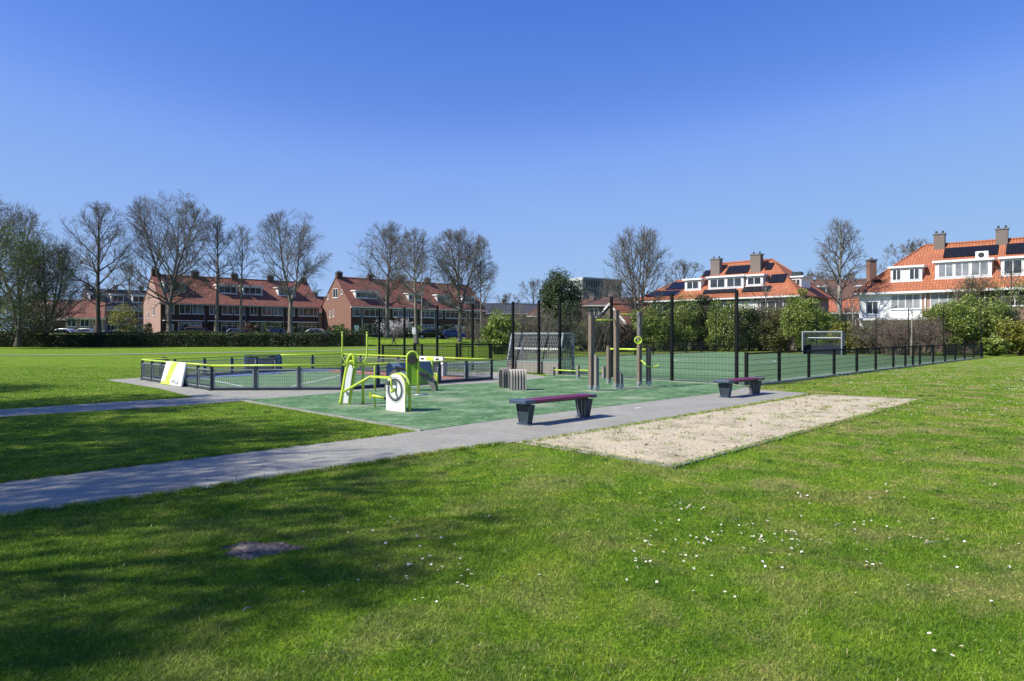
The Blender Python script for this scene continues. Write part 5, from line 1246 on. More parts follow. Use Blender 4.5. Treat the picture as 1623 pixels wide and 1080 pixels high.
# ---------------------------------------------------------------- trees
Gb = 'bare trees along the road behind the hedge'
def TH(D, top, px): x = (px-CX)/F*D; return zat(top, D)-gz1(x, D)
bare_tree(155, 97, TH(97, 318, 155), 11.5, 3.4, 'wide open bare tree just right of the leafy trees at left', 11, 'barkdark', group=Gb, tr=.36, limbs=24, upw=.35, ang_low=1.3)
bare_tree(268, 98, TH(98, 296, 268), 14.5, 4.0, 'tallest bare tree with broad rounded crown in front of the long terrace', 12, group=Gb, tr=.40, limbs=24, fork=3, upw=.45, dens=1.1)
bare_tree(343, 99, TH(99, 337, 343), 7.2, 5.5, 'slender bare tree right of the tallest tree', 13, group=Gb, tr=.27, limbs=24, upw=.5, dens=.9)
bare_tree(383, 99, TH(99, 352, 383), 6.4, 5.0, 'narrow bare tree with thin leaning twigs before the red roof', 14, group=Gb, tr=.20, limbs=20, upw=.6, dens=.9)
bare_tree(460, 98, TH(98, 330, 460), 12.2, 4.6, 'round crowned bare tree at the right end of the long terrace', 15, group=Gb, tr=.34, limbs=24, fork=2, upw=.45, dens=1.1)
bare_tree(613, 103, TH(103, 349, 613), 12.2, 4.6, 'leftmost bare tree of the middle three with rounded crown', 16, group=Gb, tr=.36, limbs=24, fork=2, upw=.45, bark='bark', dens=1.05)
bare_tree(660, 93, TH(93, 358, 660), 6.6, 4.6, 'pale trunked narrow bare tree in the centre of the middle three', 17, 'bark', group=Gb, tr=.26, limbs=24, upw=.45)
bare_tree(728, 97, TH(97, 360, 728), 11.6, 4.4, 'bare tree with dense twiggy crown at the right of the middle three', 18, group=Gb, tr=.30, limbs=22, fork=3, upw=.55, dens=1.15)
bare_tree(668, 118, TH(118, 400, 668), 6, 5, 'thin pale bare tree behind the middle trunks beside the black car', 19, 'barkpale', group=Gb, tr=.14, limbs=14, dens=.7)
bare_tree(762, 118, TH(118, 405, 762), 8, 4, 'smaller bare tree at the right end of the second terrace', 20, 'bark', group=Gb, tr=.2, limbs=16, dens=.8)
bare_tree(1013, 69, TH(69, 356, 1013), 8.0, 2.6, 'vase shaped bare tree behind the timber post station', 21, 'bark', tr=.20, limbs=24, fork=5, upw=.6, cz_=.5, dens=.66, tw=.0085, group='bare trees behind the football court')
bare_tree(1330, 68, TH(68, 342, 1330), 6.6, 2.8, 'tall bare tree with pale mottled trunk left of the white house', 22, 'barkpale', tr=.30, limbs=26, upw=.45, ang_low=1.2, dens=.9, tw=.009, group='bare trees behind the football court')
bare_tree(1213, 70, TH(70, 438, 1213), 3.2, 1.6, 'young thin bare tree before the orange roofed villa', 23, 'barkpale', tr=.08, limbs=14, dens=.6, group='bare trees behind the football court')
bare_tree(1445, 52.5, TH(52.5, 470, 1445), 1.6, 1.6, 'slim white stemmed sapling before the pink brown shrubs', 24, 'barkpale', tr=.07, limbs=8, dens=.5, sub=(6, 4, 3), group='bare trees behind the football court')
bare_tree(1351, 60, TH(60, 470, 1351), 3.0, 1.6, 'pale stemmed young tree behind the far goal', 25, 'barkpale', tr=.09, limbs=12, dens=.6, group='bare trees behind the football court')
bare_tree(1602, 60, TH(60, 405, 1602), 4.2, 1.5, 'ivy clad thin tree in front of the right edge house', 26, 'barkdark', tr=.12, limbs=16, dens=.6, leaves=('leaf_laurel', 1500, .14, (.2, .75)), group='bare trees behind the football court')
bare_tree(1540, 62, TH(62, 432, 1540), 5.6, 1.5, 'feathery olive leafed tree rising above the laurel at right', 27, 'bark', tr=.14, limbs=18, dens=.8, leaves=('leaf_olive', 3800, .13, (.15, .9)), group='bare trees behind the football court')
Gf = 'distant bare trees above the roofs'
proto = bare_tree(845, 165, 15, 11, 3, 'hazy distant bare tree right of the middle trees', 28, 'bark', name='distant_tree', group=Gf, limbs=16, dens=.8, tw=.02)
for px, D, s, lab in ((802, 190, .9, 'small distant bare tree above the dark roofed house'), (960, 150, .95, 'distant bare tree below the office block'), (1085, 140, 1.15, 'distant bare tree left of the orange villa roof'), (1445, 120, 1.25, 'distant bare tree top above the hip of the white house'), (1300, 135, .95, 'distant bare tree behind the brown roofed house'), (205, 150, 1.2, 'distant bare tree left of the long terrace gable'), (640, 165, 1.1, 'distant bare tree over the second terrace roof'), (905, 150, .8, 'distant bare tree left of the office block'), (60, 150, 1.3, 'distant bare tree behind the leafy left trees'), (525, 170, .7, 'distant bare tree between the two terraces')):
    c = copy_tree(proto); c['label'] = lab; c.location = ((px-CX)/F*D, D, 0); c.scale = (s, s, s); c.rotation_euler = (0, 0, px*1.7)
# leafy trees at the left edge
Gl = 'leafy trees at the left edge'
bare_tree(28, 86, TH(86, 322, 28), 12, 2.0, 'tall ivy covered tree at the left edge with bare top', 31, 'barkdark', name='leafy_tree', group=Gl, tr=.35, limbs=24, fork=3, z=.2, leaves=('leaf_spring', 6800, .22, (.05, .74)), dens=.8)
bare_tree(75, 90, TH(90, 372, 75), 11, 1.6, 'lower olive twiggy tree right of the ivy covered tree', 32, 'barkdark', name='leafy_tree', group=Gl, tr=.25, limbs=26, fork=4, z=.2, leaves=('leaf_olive', 3000, .17, (.05, .85)), dens=.9)
bare_tree(-28, 78, TH(78, 300, -28), 12, 1.6, 'dark leafy tree cut by the left frame edge', 33, 'barkdark', name='leafy_tree', group=Gl, tr=.35, limbs=24, fork=3, z=0, leaves=('leaf_spring', 4500, .24, (.03, .8)), dens=.8)
shrub(40, 93, zat(478, 93), 12, 'dark undergrowth below the left leafy trees', 'leaf_dark', 34, n=4200, size=.26, group='garden shrubs along the road', dep=3)
shrub(2, 90, zat(470, 90), 9, 'dark evergreen bush at the far left edge behind the hedge', 'leaf_spring', 134, n=4000, size=.26, group='garden shrubs along the road', dep=3)
# dark evergreen
shrub(888, 74, zat(431, 74), 5.2, 'dark holly like evergreen tree with dense rounded crown', 'leaf_dark', 41, n=36000, size=.19, dep=4.6, zb=.05, clumps=170, hollow=.5, crs=.17, name='evergreen_tree', cat='tree', group=None)
# shrubs behind the court
D0 = 66
for i, (px, D, top, w, mat, n, lab) in enumerate([
    (792, 56, 492, 3.0, 'leaf_laurel', 5200, 'green rounded bush left of the slatted goal'),
    (838, 62, 508, 3.2, 'leaf_olive', 3600, 'low olive bush seen over the slatted goal'),
    (880, 66, 505, 3.6, 'leaf_dark', 4200, 'dark low shrub at the foot of the evergreen tree'),
    (905, 70, 478, 3.4, 'leaf_dark', 4600, 'dark shrub leaning against the evergreen tree'),
    (940, 68, 505, 3.6, 'leaf_laurel', 4600, 'mid green shrub behind the tallest timber post'),
    (922, 66, 512, 3.6, 'leaf_dark', 4600, 'dark silvery shrub between the goal and the tall post'),
    (955, 66, 503, 3.0, 'leaf_laurel', 4200, 'light green shrub between the tall posts'),
    (987, 65, 512, 2.8, 'leaf_brown', 3800, 'reddish brown shrub under the white gabled house'),
    (1034, 66, 486, 4.8, 'leaf_laurel', 7600, 'large bright laurel just right of the timber posts'),
    (1082, 68, 472, 4.9, 'leaf_laurel', 7000, 'tall laurel left of the dark yew'),
    (1117, 69, 466, 3.8, 'leaf_dark', 5600, 'dark yew between two laurels below the solar roof'),
    (1152, 66, 476, 4.4, 'leaf_laurel', 6400, 'speckled laurel behind the fence pole'),
    (1190, 67, 482, 4.2, 'leaf_dark', 5400, 'dark shrub right of the speckled laurel'),
    (1222, 66, 487, 4.0, 'leaf_olive', 5400, 'olive green shrub below the thin young tree'),
    (1268, 63, 468, 4.2, 'leaf_laurel', 7800, 'tallest bright laurel left of the far goal'),
    (1303, 62, 486, 3.2, 'leaf_spring', 5200, 'fresh green shrub directly behind the far goal'),
    (1338, 60, 505, 2.8, 'leaf_yellow', 3400, 'yellow green shrub behind the right post of the far goal'),
    (1398, 59, 507, 3.2, 'leaf_olive', 3600, 'olive shrub mixed into the brown twigs right of the far goal'),
    (1368, 58, 515, 3.0, 'leaf_olive', 3600, 'low olive shrub right of the far goal'),
    (1507, 55, 474, 4.6, 'leaf_laurel', 8200, 'big glossy laurel behind the end of the low fence'),
    (1552, 56, 466, 5.0, 'leaf_laurel', 8200, 'broad laurel right of the end of the low fence'),
    (1590, 58, 486, 4.2, 'leaf_dark', 5200, 'dark shrub between laurel and yellow bush at right'),
    (1622, 52, 503, 3.0, 'leaf_yellow', 5600, 'yellow green bush cut by the right frame edge'),
    (1575, 52, 535, 3.0, 'leaf_laurel', 4200, 'low laurel at the lawn edge near the right side'),
]):
    shrub(px, D, zat(top, D), w, lab, mat, 200+i, n=int(n*2.0), size=.16, hollow=.35, clumps=60)
for i, (px, top, mat, lab) in enumerate([(1058, 484, 'leaf_dark', 'dark shrub set back between the large laurel and its right neighbour'), (1100, 484, 'leaf_olive', 'olive shrub in the gap left of the yew'), (1134, 486, 'leaf_laurel', 'laurel in the gap right of the yew'), (1171, 488, 'leaf_olive', 'olive shrub behind the speckled laurel'), (1206, 490, 'leaf_dark', 'dark shrub left of the thin young tree'), (1246, 486, 'leaf_spring', 'fresh green shrub left of the tallest laurel'), (1290, 482, 'leaf_laurel', 'laurel behind the left post of the far goal'), (1322, 496, 'leaf_dark', 'dark shrub behind the far goal middle')]):
    shrub(px, 69.5 if px < 1260 else 64.5, zat(top, 69), 3.8, lab, mat, 260+i, n=6500, size=.17, hollow=.3, clumps=40, dep=2.4, crs=.2)
twig_bush(833, 60, zat(490, 60), 4.6, 'bare willow like shrub behind the slatted goal', 'bark', 300, m=40, leaf=('leaf_olive', 900, .09))
twig_bush(945, 64, zat(490, 64), 3.0, 'grey leafless shrub behind the tallest posts', 'bark', 301, m=30)
twig_bush(1395, 57, zat(504, 57), 3.4, 'brown leafless shrub right of the far goal', 'bark', 302, m=30, leaf=('leaf_brown', 1200, .10))
twig_bush(1428, 55, zat(506, 55), 3.6, 'pinkish brown twiggy shrub below the white house', 'barkred', 303, m=50, leaf=('leaf_brown', 1700, .10), dens=.9)
twig_bush(1463, 54, zat(507, 54), 3.4, 'dense pink brown twiggy hedge shrub left of the laurels', 'barkred', 304, m=50, leaf=('leaf_brown', 1900, .10), dens=.9)
twig_bush(1240, 67, zat(470, 67), 3.0, 'leafless shrub between olive shrub and bright laurel', 'bark', 305, m=24)
twig_bush(770, 90, zat(500, 90), 4.0, 'brown leafless shrub beside the green bush', 'bark', 306, m=24, leaf=('leaf_olive', 600, .1))
# magnolia and garden shrubs near the terraces
Gg = 'garden shrubs along the road'
twig_bush(628, 113, zat(506, 113), 5.0, 'white flowering magnolia in the front garden behind the walker', 'bark', 320, m=30, leaf=('petal', 2400, .20), name='magnolia', group=Gg)
shrub(704, 112, zat(513, 112), 4.6, 'round bush with white blossom behind the middle cars', 'leaf_hedge', 321, n=3000, size=.2, group=Gg)
for i, (px, D, top, w, dep, mat, lab) in enumerate([
    (248, 112, 512, 6, 2, 'leaf_hedge', 'clipped dark hedge at the gable of the long terrace'), (282, 110, 512, 6, 2, 'leaf_hedge', 'clipped dark hedge before the first terrace bay'),
    (426, 113, 509, 7, 3, 'leaf_hedge', 'large dark garden bush in front of the long terrace'), (330, 113, 513, 4, 2, 'leaf_brown', 'brown garden shrub near the van'), (394, 113, 512, 4, 2, 'leaf_brown', 'brown twiggy garden shrub before the ground floor windows'),
    (482, 114, 519, 8, 2, 'leaf_hedge', 'low garden hedge right of the round crowned tree'), (532, 118, 516, 4, 2, 'leaf_hedge', 'small dark bush at the corner of the second terrace'),
    (541, 112, 514, 3, 2, 'leaf_spring', 'light green bush below the red gable'), (585, 112, 515, 7, 3, 'leaf_hedge', 'dark garden shrubs left of the magnolia'), (655, 113, 517, 6, 3, 'leaf_spring', 'green garden shrubs right of the magnolia'),
    (745, 114, 519, 6, 3, 'leaf_brown', 'reddish brown hedge right of the blue car'), (205, 110, 512, 7, 3, 'leaf_dark', 'dark holly shrubs left of the long terrace'), (195, 112, 480, 5, 4, 'leaf_yellow', 'yellow leafed willow left of the long terrace gable')]):
    shrub(px, D, zat(top, D), w, lab, mat, 340+i, n=2600, size=.22, dep=dep, group=Gg, twigs=False)
# long clipped hedge
hg = thing('hedge', 'long clipped dark green hedge across the far side of the field at left', 'hedge', (-60, 88, 0))
rg = np.random.default_rng(5); x0, x1 = -75.0, -19.6; n = 62000; X = rg.uniform(x0, x1, n); f = rg.random(n); 
hz = 1.84+.09*np.sin(X*.31+2)+.07*np.sin(X*.7)+.05*np.sin(X*1.9+1)+.03*np.sin(X*5); yb = 88+np.interp(X, [-75, -19.6], [0, 2.0]); wd = 1.6
front = f < .55; top = (f >= .55) & (f < .85); Y = np.where(front, yb+rg.normal(0, .07, n)+.06*np.sin(X*2.3), yb+rg.uniform(0, wd, n)); Y = np.where(f >= .85, yb+wd, Y)
Z = np.where(top, hz+np.abs(rg.normal(0, .075, n)), rg.uniform(0.02, 1, n)*hz); p = np.stack([X+60, Y-88, Z+gz(X, Y)], 1)
ek = rg.random(n) < .02; 
V, Q, a = leaf_quads(rg, p, .15, .06*np.sin(X*1.3)); fast('foliage', V, Q, M['leaf_hedge'], hg, attr=a)
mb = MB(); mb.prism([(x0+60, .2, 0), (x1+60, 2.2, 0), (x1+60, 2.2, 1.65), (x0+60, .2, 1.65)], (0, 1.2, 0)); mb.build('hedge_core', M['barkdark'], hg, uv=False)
# trees out of frame at left whose shade falls over the lawn
Go = 'bare trees on the lawn left of the view'
for i, (x, y, h, cw, sd_, den, lab) in enumerate(SHADE):
    bare_tree(0, y, h, cw, 2.6, lab, sd_, 'bark', name='park_tree', group=Go, x=x, z=0, tr=.28, limbs=22, fork=3, dens=den, tw=.012, leaves=('leaf_spring', int(LEAFN*den), .13, (.25, 1.0)))
# ---------------------------------------------------------------- lawn details
def inside(poly, x, y):
    poly = np.array([(p[0], p[1]) for p in poly]); c = np.zeros(len(x), bool); j = len(poly)-1
    for i in range(len(poly)):
        xi, yi = poly[i]; xj, yj = poly[j]; cnd = ((yi > y) != (yj > y)) & (x < (xj-xi)*(y-yi)/(yj-yi+1e-12)+xi); c ^= cnd; j = i
    return c
soil_c = G(410, 872)
def soil_out(x, y):
    dx = x-soil_c.x; dy = y-soil_c.y; a = np.arctan2(dy*1.6, dx); r = np.hypot(dx, dy*1.5); return r < .23+.05*np.sin(3*a+.5)+.035*np.sin(7*a)
court_poly = [tuple(cu(*q)[:2]) for q in ((0, -.05), (LU, -.05), (LU, LV), (0, LV))]
polys = [main_poly, path2_poly, turf_poly, sand_poly, panna, court_poly]
def blades(n, y0, y1, rg, power):
    y = y0*(y1/y0)**rg.random(n) if power == 'log' else np.sqrt(y0**2+(y1**2-y0**2)*rg.random(n)); x = rg.uniform(-.80, .80, n)*y+rg.uniform(-.3, .3, n)
    k = ~soil_out(x, y)
    for p in polys: k &= ~inside(p, x, y)
    return x[k], y[k]
rg = np.random.default_rng(3)
x, y = blades(900000, 2.7, 34, rg, 'log'); xa, ya = blades(220000, 2.5, 7, rg, 'lin'); x = np.concatenate([x, xa]); y = np.concatenate([y, ya]); n = len(x)
cl = .5+.5*np.sin(x*2.1+1.3*np.sin(y*1.7))*np.sin(y*2.7+1.1*np.sin(x*1.3)); h = rg.uniform(.007, .018, n)*(1+.7*cl); h *= np.where(rg.random(n) < .02, 2.0, 1)
wd = rg.uniform(.0007, .0015, n)*np.clip(y/4.0, 1, 6); az = rg.uniform(0, 2*np.pi, n); ln_ = h*rg.uniform(.3, 1.7, n); la = rg.uniform(0, 2*np.pi, n)
cx, sx = np.cos(az)*wd, np.sin(az)*wd; lx, ly = np.cos(la)*ln_, np.sin(la)*ln_
V = np.empty((n, 6, 3), np.float32)
for i, (t, w) in enumerate(((0, 1), (.55, .8), (1, .12))):
    zz = h*t*(1 if t < 1 else .93); ox = lx*t*t; oy = ly*t*t
    V[:, 2*i] = np.stack([x+ox-cx*w, y+oy-sx*w, zz], 1); V[:, 2*i+1] = np.stack([x+ox+cx*w, y+oy+sx*w, zz], 1)
b = (np.arange(n)*6)[:, None]; Q = np.concatenate([b+[0, 1, 3, 2], b+[2, 3, 5, 4]])
tag(fast('grass', V.reshape(-1, 3), Q, M['blades'], attr=np.repeat(rg.random(n), 6)), 'short green lawn grass with pale dry patches', 'grass', kind='stuff')
# edge tufts along the sand pit and the paths
def edge_tufts(pts, n, rg, spread, hmax):
    P = np.array([(p[0], p[1]) for p in pts]); seg = np.linalg.norm(P[1:]-P[:-1], axis=1); cs = np.concatenate([[0], np.cumsum(seg)]); s = rg.uniform(0, cs[-1], n)
    s = np.where(rg.random(n) < .6, np.round(s/.33)*.33+rg.normal(0, .05, n), s); i = np.clip(np.searchsorted(cs, s)-1, 0, len(seg)-1); t = (s-cs[i])/seg[i]; p = P[i]*(1-t)[:, None]+P[i+1]*t[:, None]+rg.normal(0, spread, (n, 2))
    return p[:, 0], p[:, 1]
e1_ = edge_tufts([sand_in[3], sand_in[0]], 3000, rg, .05, .05); e2_ = edge_tufts([sand_in[0], sand_in[1], sand_in[2]], 7000, rg, .04, .05); e3_ = edge_tufts([p for p in path_lo if p.y < 10], 14000, rg, .045, .04); e4_ = edge_tufts([p for p in path_up if p.y < 11], 14000, rg, .045, .04)
sp = rg.random((90, 2))**.8; S = [Vector((*p, 0)) for p in sand_in]; pc_ = [S[0].lerp(S[3], a).lerp(S[1].lerp(S[2], a), b_) for a, b_ in sp]
ex = np.concatenate([rg.normal(p.x, .07, 26) for p in pc_]); ey = np.concatenate([rg.normal(p.y, .05, 26) for p in pc_])
x = np.concatenate([e1_[0], e2_[0], e3_[0], e4_[0], ex]); y = np.concatenate([e1_[1], e2_[1], e3_[1], e4_[1], ey]); n = len(x)
h = rg.uniform(.012, .045, n); wd = rg.uniform(.0012, .0022, n)*np.clip(y/4.0, 1, 5); az = rg.uniform(0, 2*np.pi, n); ln_ = h*rg.uniform(.2, 1.4, n); la = rg.uniform(0, 2*np.pi, n); cx, sx = np.cos(az)*wd, np.sin(az)*wd; lx, ly = np.cos(la)*ln_, np.sin(la)*ln_
V = np.empty((n, 4, 3), np.float32)
V[:, 0] = np.stack([x-cx, y-sx, 0*h+.012], 1); V[:, 1] = np.stack([x+cx, y+sx, 0*h+.012], 1); V[:, 2] = np.stack([x+lx+cx*.2, y+ly+sx*.2, h+.012], 1); V[:, 3] = np.stack([x+lx-cx*.2, y+ly-sx*.2, h+.012], 1)
tag(fast('grass', V.reshape(-1, 3), np.arange(n*4).reshape(-1, 4), M['blades'], attr=np.repeat(rg.random(n), 4)), 'sparse grass tufts on the sand pit and along the path edges', 'grass', kind='stuff')
# straw, clippings and dead leaves in the lawn
n = 7000; y = 2.8*(20/2.8)**rg.random(n); x = rg.uniform(-.8, .8, n)*y; k = rg.random(n) < .35+.65*(np.sin(x*.9+1)*np.sin(y*.7)+1)/2; x, y = x[k], y[k]
for q in polys[1:3]+polys[4:]: k = ~inside(q, x, y); x, y = x[k], y[k]
on = inside(main_poly, x, y) | inside(sand_poly, x, y); k = ~on | (rg.random(len(x)) < .12); x, y, on = x[k], y[k], on[k]; n = len(x)
L = rg.uniform(.004, .014, n)*np.where(rg.random(n) < .03, 2.2, 1); W = rg.uniform(.0008, .0016, n)*np.clip(y/4, 1, 4); az = rg.uniform(0, 6.28, n); z = np.where(on, .016, rg.uniform(.01, .028, n)); tl = np.where(on, 0, rg.normal(0, .006, n))
V = np.empty((n, 4, 3)); ca_, sa_ = np.cos(az), np.sin(az)
for i, (s, w) in enumerate(((-1, -1), (-1, 1), (1, 1), (1, -1))): V[:, i] = np.stack([x+ca_*L*s-sa_*W*w, y+sa_*L*s+ca_*W*w, z+tl*s], 1)
ms, nt, bb_ = newmat('straw'); at_ = nt.nodes.new('ShaderNodeAttribute'); at_.attribute_name = 'rnd'
nt.links.new(ramp(nt, [(0, (.10, .06, .03)), (.5, (.26, .20, .09)), (1, (.48, .41, .22))], at_.outputs['Fac']), bb_.inputs['Base Color']); bb_.inputs['Roughness'].default_value = .9
tag(fast('straw', V.reshape(-1, 3), np.arange(n*4).reshape(-1, 4), ms, attr=np.repeat(rg.random(n), 4)), 'dry straw and clippings lying in the lawn', 'straw', kind='stuff')
# coarser dark tufts and clover
m = 420; ty = 2.9*(24/2.9)**rg.random(m); tx = rg.uniform(-.8, .8, m)*ty; k_ = 90; tr_ = rg.uniform(.03, .10, m)
x = np.repeat(tx, k_)+rg.normal(0, 1, m*k_)*np.repeat(tr_, k_); y = np.repeat(ty, k_)+rg.normal(0, 1, m*k_)*np.repeat(tr_, k_)
k = ~soil_out(x, y)
for q in polys: k &= ~inside(q, x, y)
x, y = x[k], y[k]; n = len(x); h = rg.uniform(.012, .034, n); wd = rg.uniform(.0010, .0022, n)*np.clip(y/4.0, 1, 5); az = rg.uniform(0, 2*np.pi, n); ln_ = h*rg.uniform(.3, 1.3, n); la = rg.uniform(0, 2*np.pi, n); cx, sx = np.cos(az)*wd, np.sin(az)*wd; lx, ly = np.cos(la)*ln_, np.sin(la)*ln_
V = np.empty((n, 4, 3), np.float32); z0 = h*0
V[:, 0] = np.stack([x-cx, y-sx, z0], 1); V[:, 1] = np.stack([x+cx, y+sx, z0], 1); V[:, 2] = np.stack([x+lx+cx*.2, y+ly+sx*.2, h], 1); V[:, 3] = np.stack([x+lx-cx*.2, y+ly-sx*.2, h], 1)
M['tuft'] = leaf_mat('tuft_grass', (.03, .08, .012), (.075, .165, .02), (.16, .26, .05), .3)
tag(fast('grass_tufts', V.reshape(-1, 3), np.arange(n*4).reshape(-1, 4), M['tuft'], attr=np.repeat(rg.random(n), 4)), 'coarser dark green tufts growing in the lawn', 'grass', kind='stuff')
# pebbles and crumbs on the sand pit
n = 5000; ab = rg.random((n, 2)); S0, S1, S2, S3 = [np.array(p) for p in sand_in]
pp_ = (S0*(1-ab[:, :1])+S3*ab[:, :1])*(1-ab[:, 1:])+(S1*(1-ab[:, :1])+S2*ab[:, :1])*ab[:, 1:]
sz = rg.uniform(.004, .011, n)*(1+(rg.random(n) < .04)*1.5); ro = rg.uniform(0, 6.28, n); V = np.zeros((n, 5, 3))
for k in range(4): V[:, k, 0] = pp_[:, 0]+sz*np.cos(ro+k*1.57)*rg.uniform(.6, 1.3, n); V[:, k, 1] = pp_[:, 1]+sz*np.sin(ro+k*1.57)*rg.uniform(.6, 1.3, n); V[:, k, 2] = .0125
V[:, 4, 0] = pp_[:, 0]; V[:, 4, 1] = pp_[:, 1]; V[:, 4, 2] = .0125+sz*.8
b = (np.arange(n)*5)[:, None]; Q = np.concatenate([b+[0, 1, 4], b+[1, 2, 4], b+[2, 3, 4], b+[3, 0, 4]])
mg, nt, bb_ = newmat('pebbles'); at_ = nt.nodes.new('ShaderNodeAttribute'); at_.attribute_name = 'rnd'
nt.links.new(ramp(nt, [(0, (.07, .055, .04)), (.5, (.20, .17, .13)), (.85, (.42, .37, .30)), (1, (.6, .56, .5))], at_.outputs['Fac']), bb_.inputs['Base Color']); bb_.inputs['Roughness'].default_value = .9
tag(fast('gravel', V.reshape(-1, 3), Q, mg, attr=np.repeat(rg.random(n), 5)), 'small stones and crumbs scattered on the sand pit', 'gravel', kind='stuff')
# bare earth patch
m = 60; gx_, gy_ = np.meshgrid(np.linspace(-.36, .36, m), np.linspace(-.25, .25, m)); X_ = gx_.ravel()+soil_c.x; Y_ = gy_.ravel()+soil_c.y
dx = gx_.ravel(); dy = gy_.ravel(); a = np.arctan2(dy*1.6, dx); rr = np.hypot(dx, dy*1.5); edge = .27+.05*np.sin(3*a+.5)+.035*np.sin(7*a); Z_ = .028*(1-sst(rr/edge))+rng.normal(0, .007, len(rr)); Z_ = np.where(rr > edge, -.01, Z_+.006)
ii = (np.arange(m-1)[:, None]*m+np.arange(m-1)[None]).ravel()
tag(fast('soil_patch', np.stack([X_, Y_, Z_], 1), np.stack([ii, ii+1, ii+m+1, ii+m], 1), M['soil'], smooth=True), 'bare patch of grey brown earth in the shaded lawn', 'earth', kind='stuff')
# daisies
def daisy_mesh(name, s):
    mb = MB(); n = 9
    for k in range(n):
        a = 2*math.pi*k/n; c_, s_ = math.cos(a), math.sin(a); r0, r1, w = .002*s, .0115*s, .0034*s
        mb.poly([(c_*r0-s_*w*.4, s_*r0+c_*w*.4, .0255), (c_*r0+s_*w*.4, s_*r0-c_*w*.4, .0255), (c_*r1+s_*w, s_*r1-c_*w, .028), (c_*(r1+.002), s_*(r1+.002), .0285), (c_*r1-s_*w, s_*r1+c_*w, .028)])
    return mb
M['daisywhite'] = paint('daisy_petals', (.80, .80, .80), .7, var=.03); M['daisyyellow'] = paint('daisy_centre', (.65, .42, .02), .7); M['stem'] = paint('daisy_stem', (.06, .14, .03), .7)
SPOTS = [(1000+a/2.605, 760+b/2.605, k) for a, b, k in [(180,120,2),(225,124,3),(245,120,2),(300,128,3),(200,178,1),(300,180,1),(450,200,3),(500,197,1),(557,184,1),(85,250,1),(85,285,5),(140,310,1),(180,265,1),(245,245,4),(270,270,3),(318,262,4),(370,222,1),(365,243,1),(340,228,1),(450,234,1),(497,250,1),(550,265,7),(540,240,3),(640,232,4),(660,262,3),(690,258,2),(693,295,4),(785,265,3),(465,298,1),(230,334,1),(213,348,2),(268,330,1),(50,345,3),(65,356,2),(20,358,1),(625,384,1),(972,306,1),(1000,372,5),(1030,205,3),(992,184,1),(1225,270,5),(1300,263,2),(1248,174,1),(1428,403,1),(1175,462,4),(1380,487,3),(1337,489,1),(1550,368,2),(1605,277,1),(1240,665,1),(1340,690,3),(695,65,3),(710,78,4),(730,75,1),(968,85,3),(1128,90,1),(1050,25,4),(1500,35,4),(110,442,1),(75,92,2),(95,85,2),(785,10,1),(868,3,1)]]
SPOTS += [(320+a/3.246, 800+b/3.246, k) for a, b, k in [(950,103,2),(985,96,2),(1008,88,1),(700,162,1),(755,162,1),(812,228,1),(1400,107,1),(1492,78,3),(1336,170,1),(1048,287,1),(1140,297,2),(1075,325,3),(1180,330,2),(1225,338,3),(1328,325,1),(1325,292,1),(1330,394,2),(1322,427,1),(1360,440,2),(1158,453,1),(698,467,1),(405,406,1),(1100,510,1)]]
rg = np.random.default_rng(9); pts = []
for px, py, k in SPOTS:
    g = G(px, py)
    for j in range(k): pts.append((g.x+(rg.normal(0, .05) if j else 0), g.y+(rg.normal(0, .06) if j else 0)))
for _ in range(108):
    a_, b2 = pts[rg.integers(0, len(pts))]; pts.append((a_+rg.normal(0, .22), b2+rg.normal(0, .3)))
d0 = daisy_mesh('flower', .68).build('petals', M['daisywhite'], None, uv=False)
root = thing('daisy', 'small white daisy with yellow centre in the short lawn', 'daisy', (pts[0][0], pts[0][1], 0), 0, 'daisies scattered over the near lawn')
d0.parent = root
mb = MB(); mb.tube([(0, 0, .0262), (0, 0, .031)], [.0032, .002], 8); mb.build('centre', M['daisyyellow'], root, uv=False)
mb = MB(); mb.tube([(0, .0, 0), (0, 0, .0255)], .001, 5); mb.build('stem', M['stem'], root, uv=False)
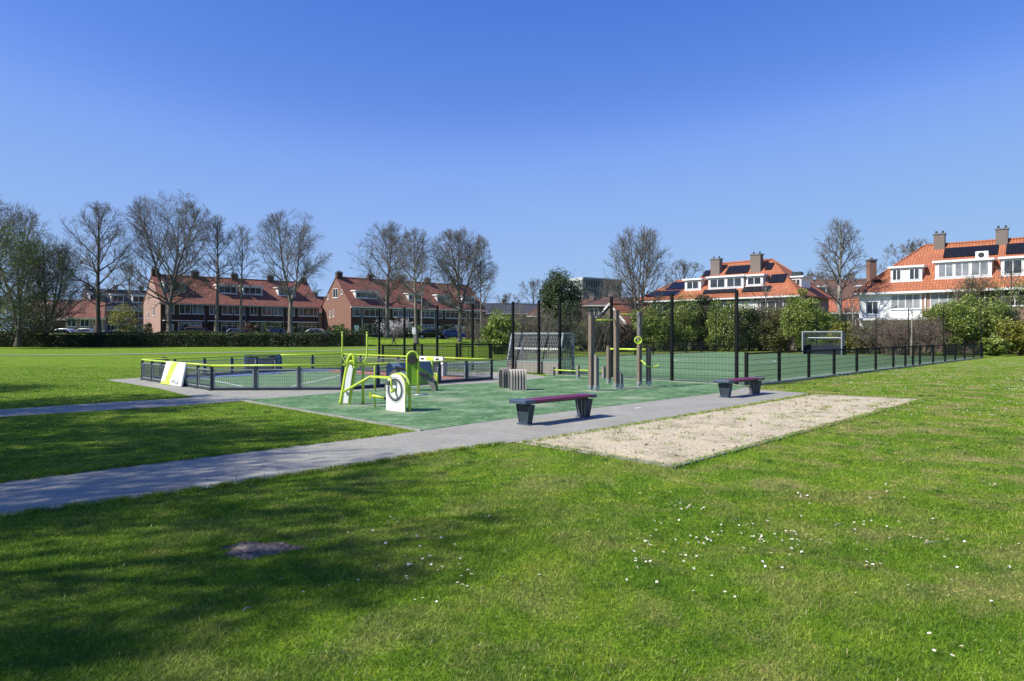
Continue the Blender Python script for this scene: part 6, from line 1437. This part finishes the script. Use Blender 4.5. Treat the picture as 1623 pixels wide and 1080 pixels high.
for i, (a, b_) in enumerate(pts[1:]):  # every near daisy its own thing
    c = copy_tree(root); c.location = (a, b_, rg.uniform(-.002, .010)); c.rotation_euler = (rg.normal(0, .25)-.15, rg.normal(0, .25)-.15, rg.uniform(0, 6)); s = rg.uniform(.8, 1.15); c.scale = (s, s, s)
# far daisies
cl = [(rg.uniform(3, 30), rg.uniform(12, 42)) for _ in range(280)]; P = []
for a, b_ in cl:
    k = rg.integers(2, 12)
    for _ in range(k): P.append((a+rg.normal(0, .28), b_+rg.normal(0, .5)))
cl = [(rg.uniform(-26, -3), rg.uniform(12, 60)) for _ in range(60)]
for a, b_ in cl:
    for _ in range(rg.integers(1, 7)): P.append((a+rg.normal(0, .3), b_+rg.normal(0, .5)))
P = np.array(P); k = np.abs(P[:, 0]) < .8*P[:, 1]
for q in polys: k &= ~inside(q, P[:, 0], P[:, 1])
P = P[k]; n = len(P); m = 6; th = 2*np.pi*np.arange(m)/m; r = .011
V = np.zeros((n, m, 3)); V[:, :, 0] = P[:, :1]+r*np.cos(th); V[:, :, 1] = P[:, 1:]+r*np.sin(th); V[:, :, 2] = .03+.004*np.sin(th+1)
tag(fast('daisies', V.reshape(-1, 3), np.arange(n*m).reshape(-1, m), M['daisywhite']), 'many tiny white daisies over the distant lawn', 'daisies', kind='stuff')
# twigs and litter
for px, py, L_, rz, lab in ((1480, 867, .16, .1, 'pale dry twig lying among daisies at right'), (1330, 838, .10, .3, 'short pale stalk on the right lawn'), (392, 974, .06, 1.1, 'pale dead leaf stalk in the shaded grass')):
    g = G(px, py); t = thing('twig', lab, 'twig', (g.x, g.y, .03), rz); mb = MB(); mb.tube([(-L_/2, 0, 0), (0, .008, .008), (L_/2, -.004, .002)], [.003, .004, .002], 6); mb.build('stick', M['barkpale'], t, uv=False)
g = G(1011, 648.5); t = thing('paper_scrap', 'pale flat paper scrap lying on the path between the benches', 'litter', (g.x, g.y, .013), .3); mb = MB(); mb.prism([(-.07, -.02, 0), (.07, -.015, .004), (.065, .03, .012), (-.065, .02, .006)], (0, 0, .003)); mb.build('sheet', M['whiteboard'], t, uv=False)
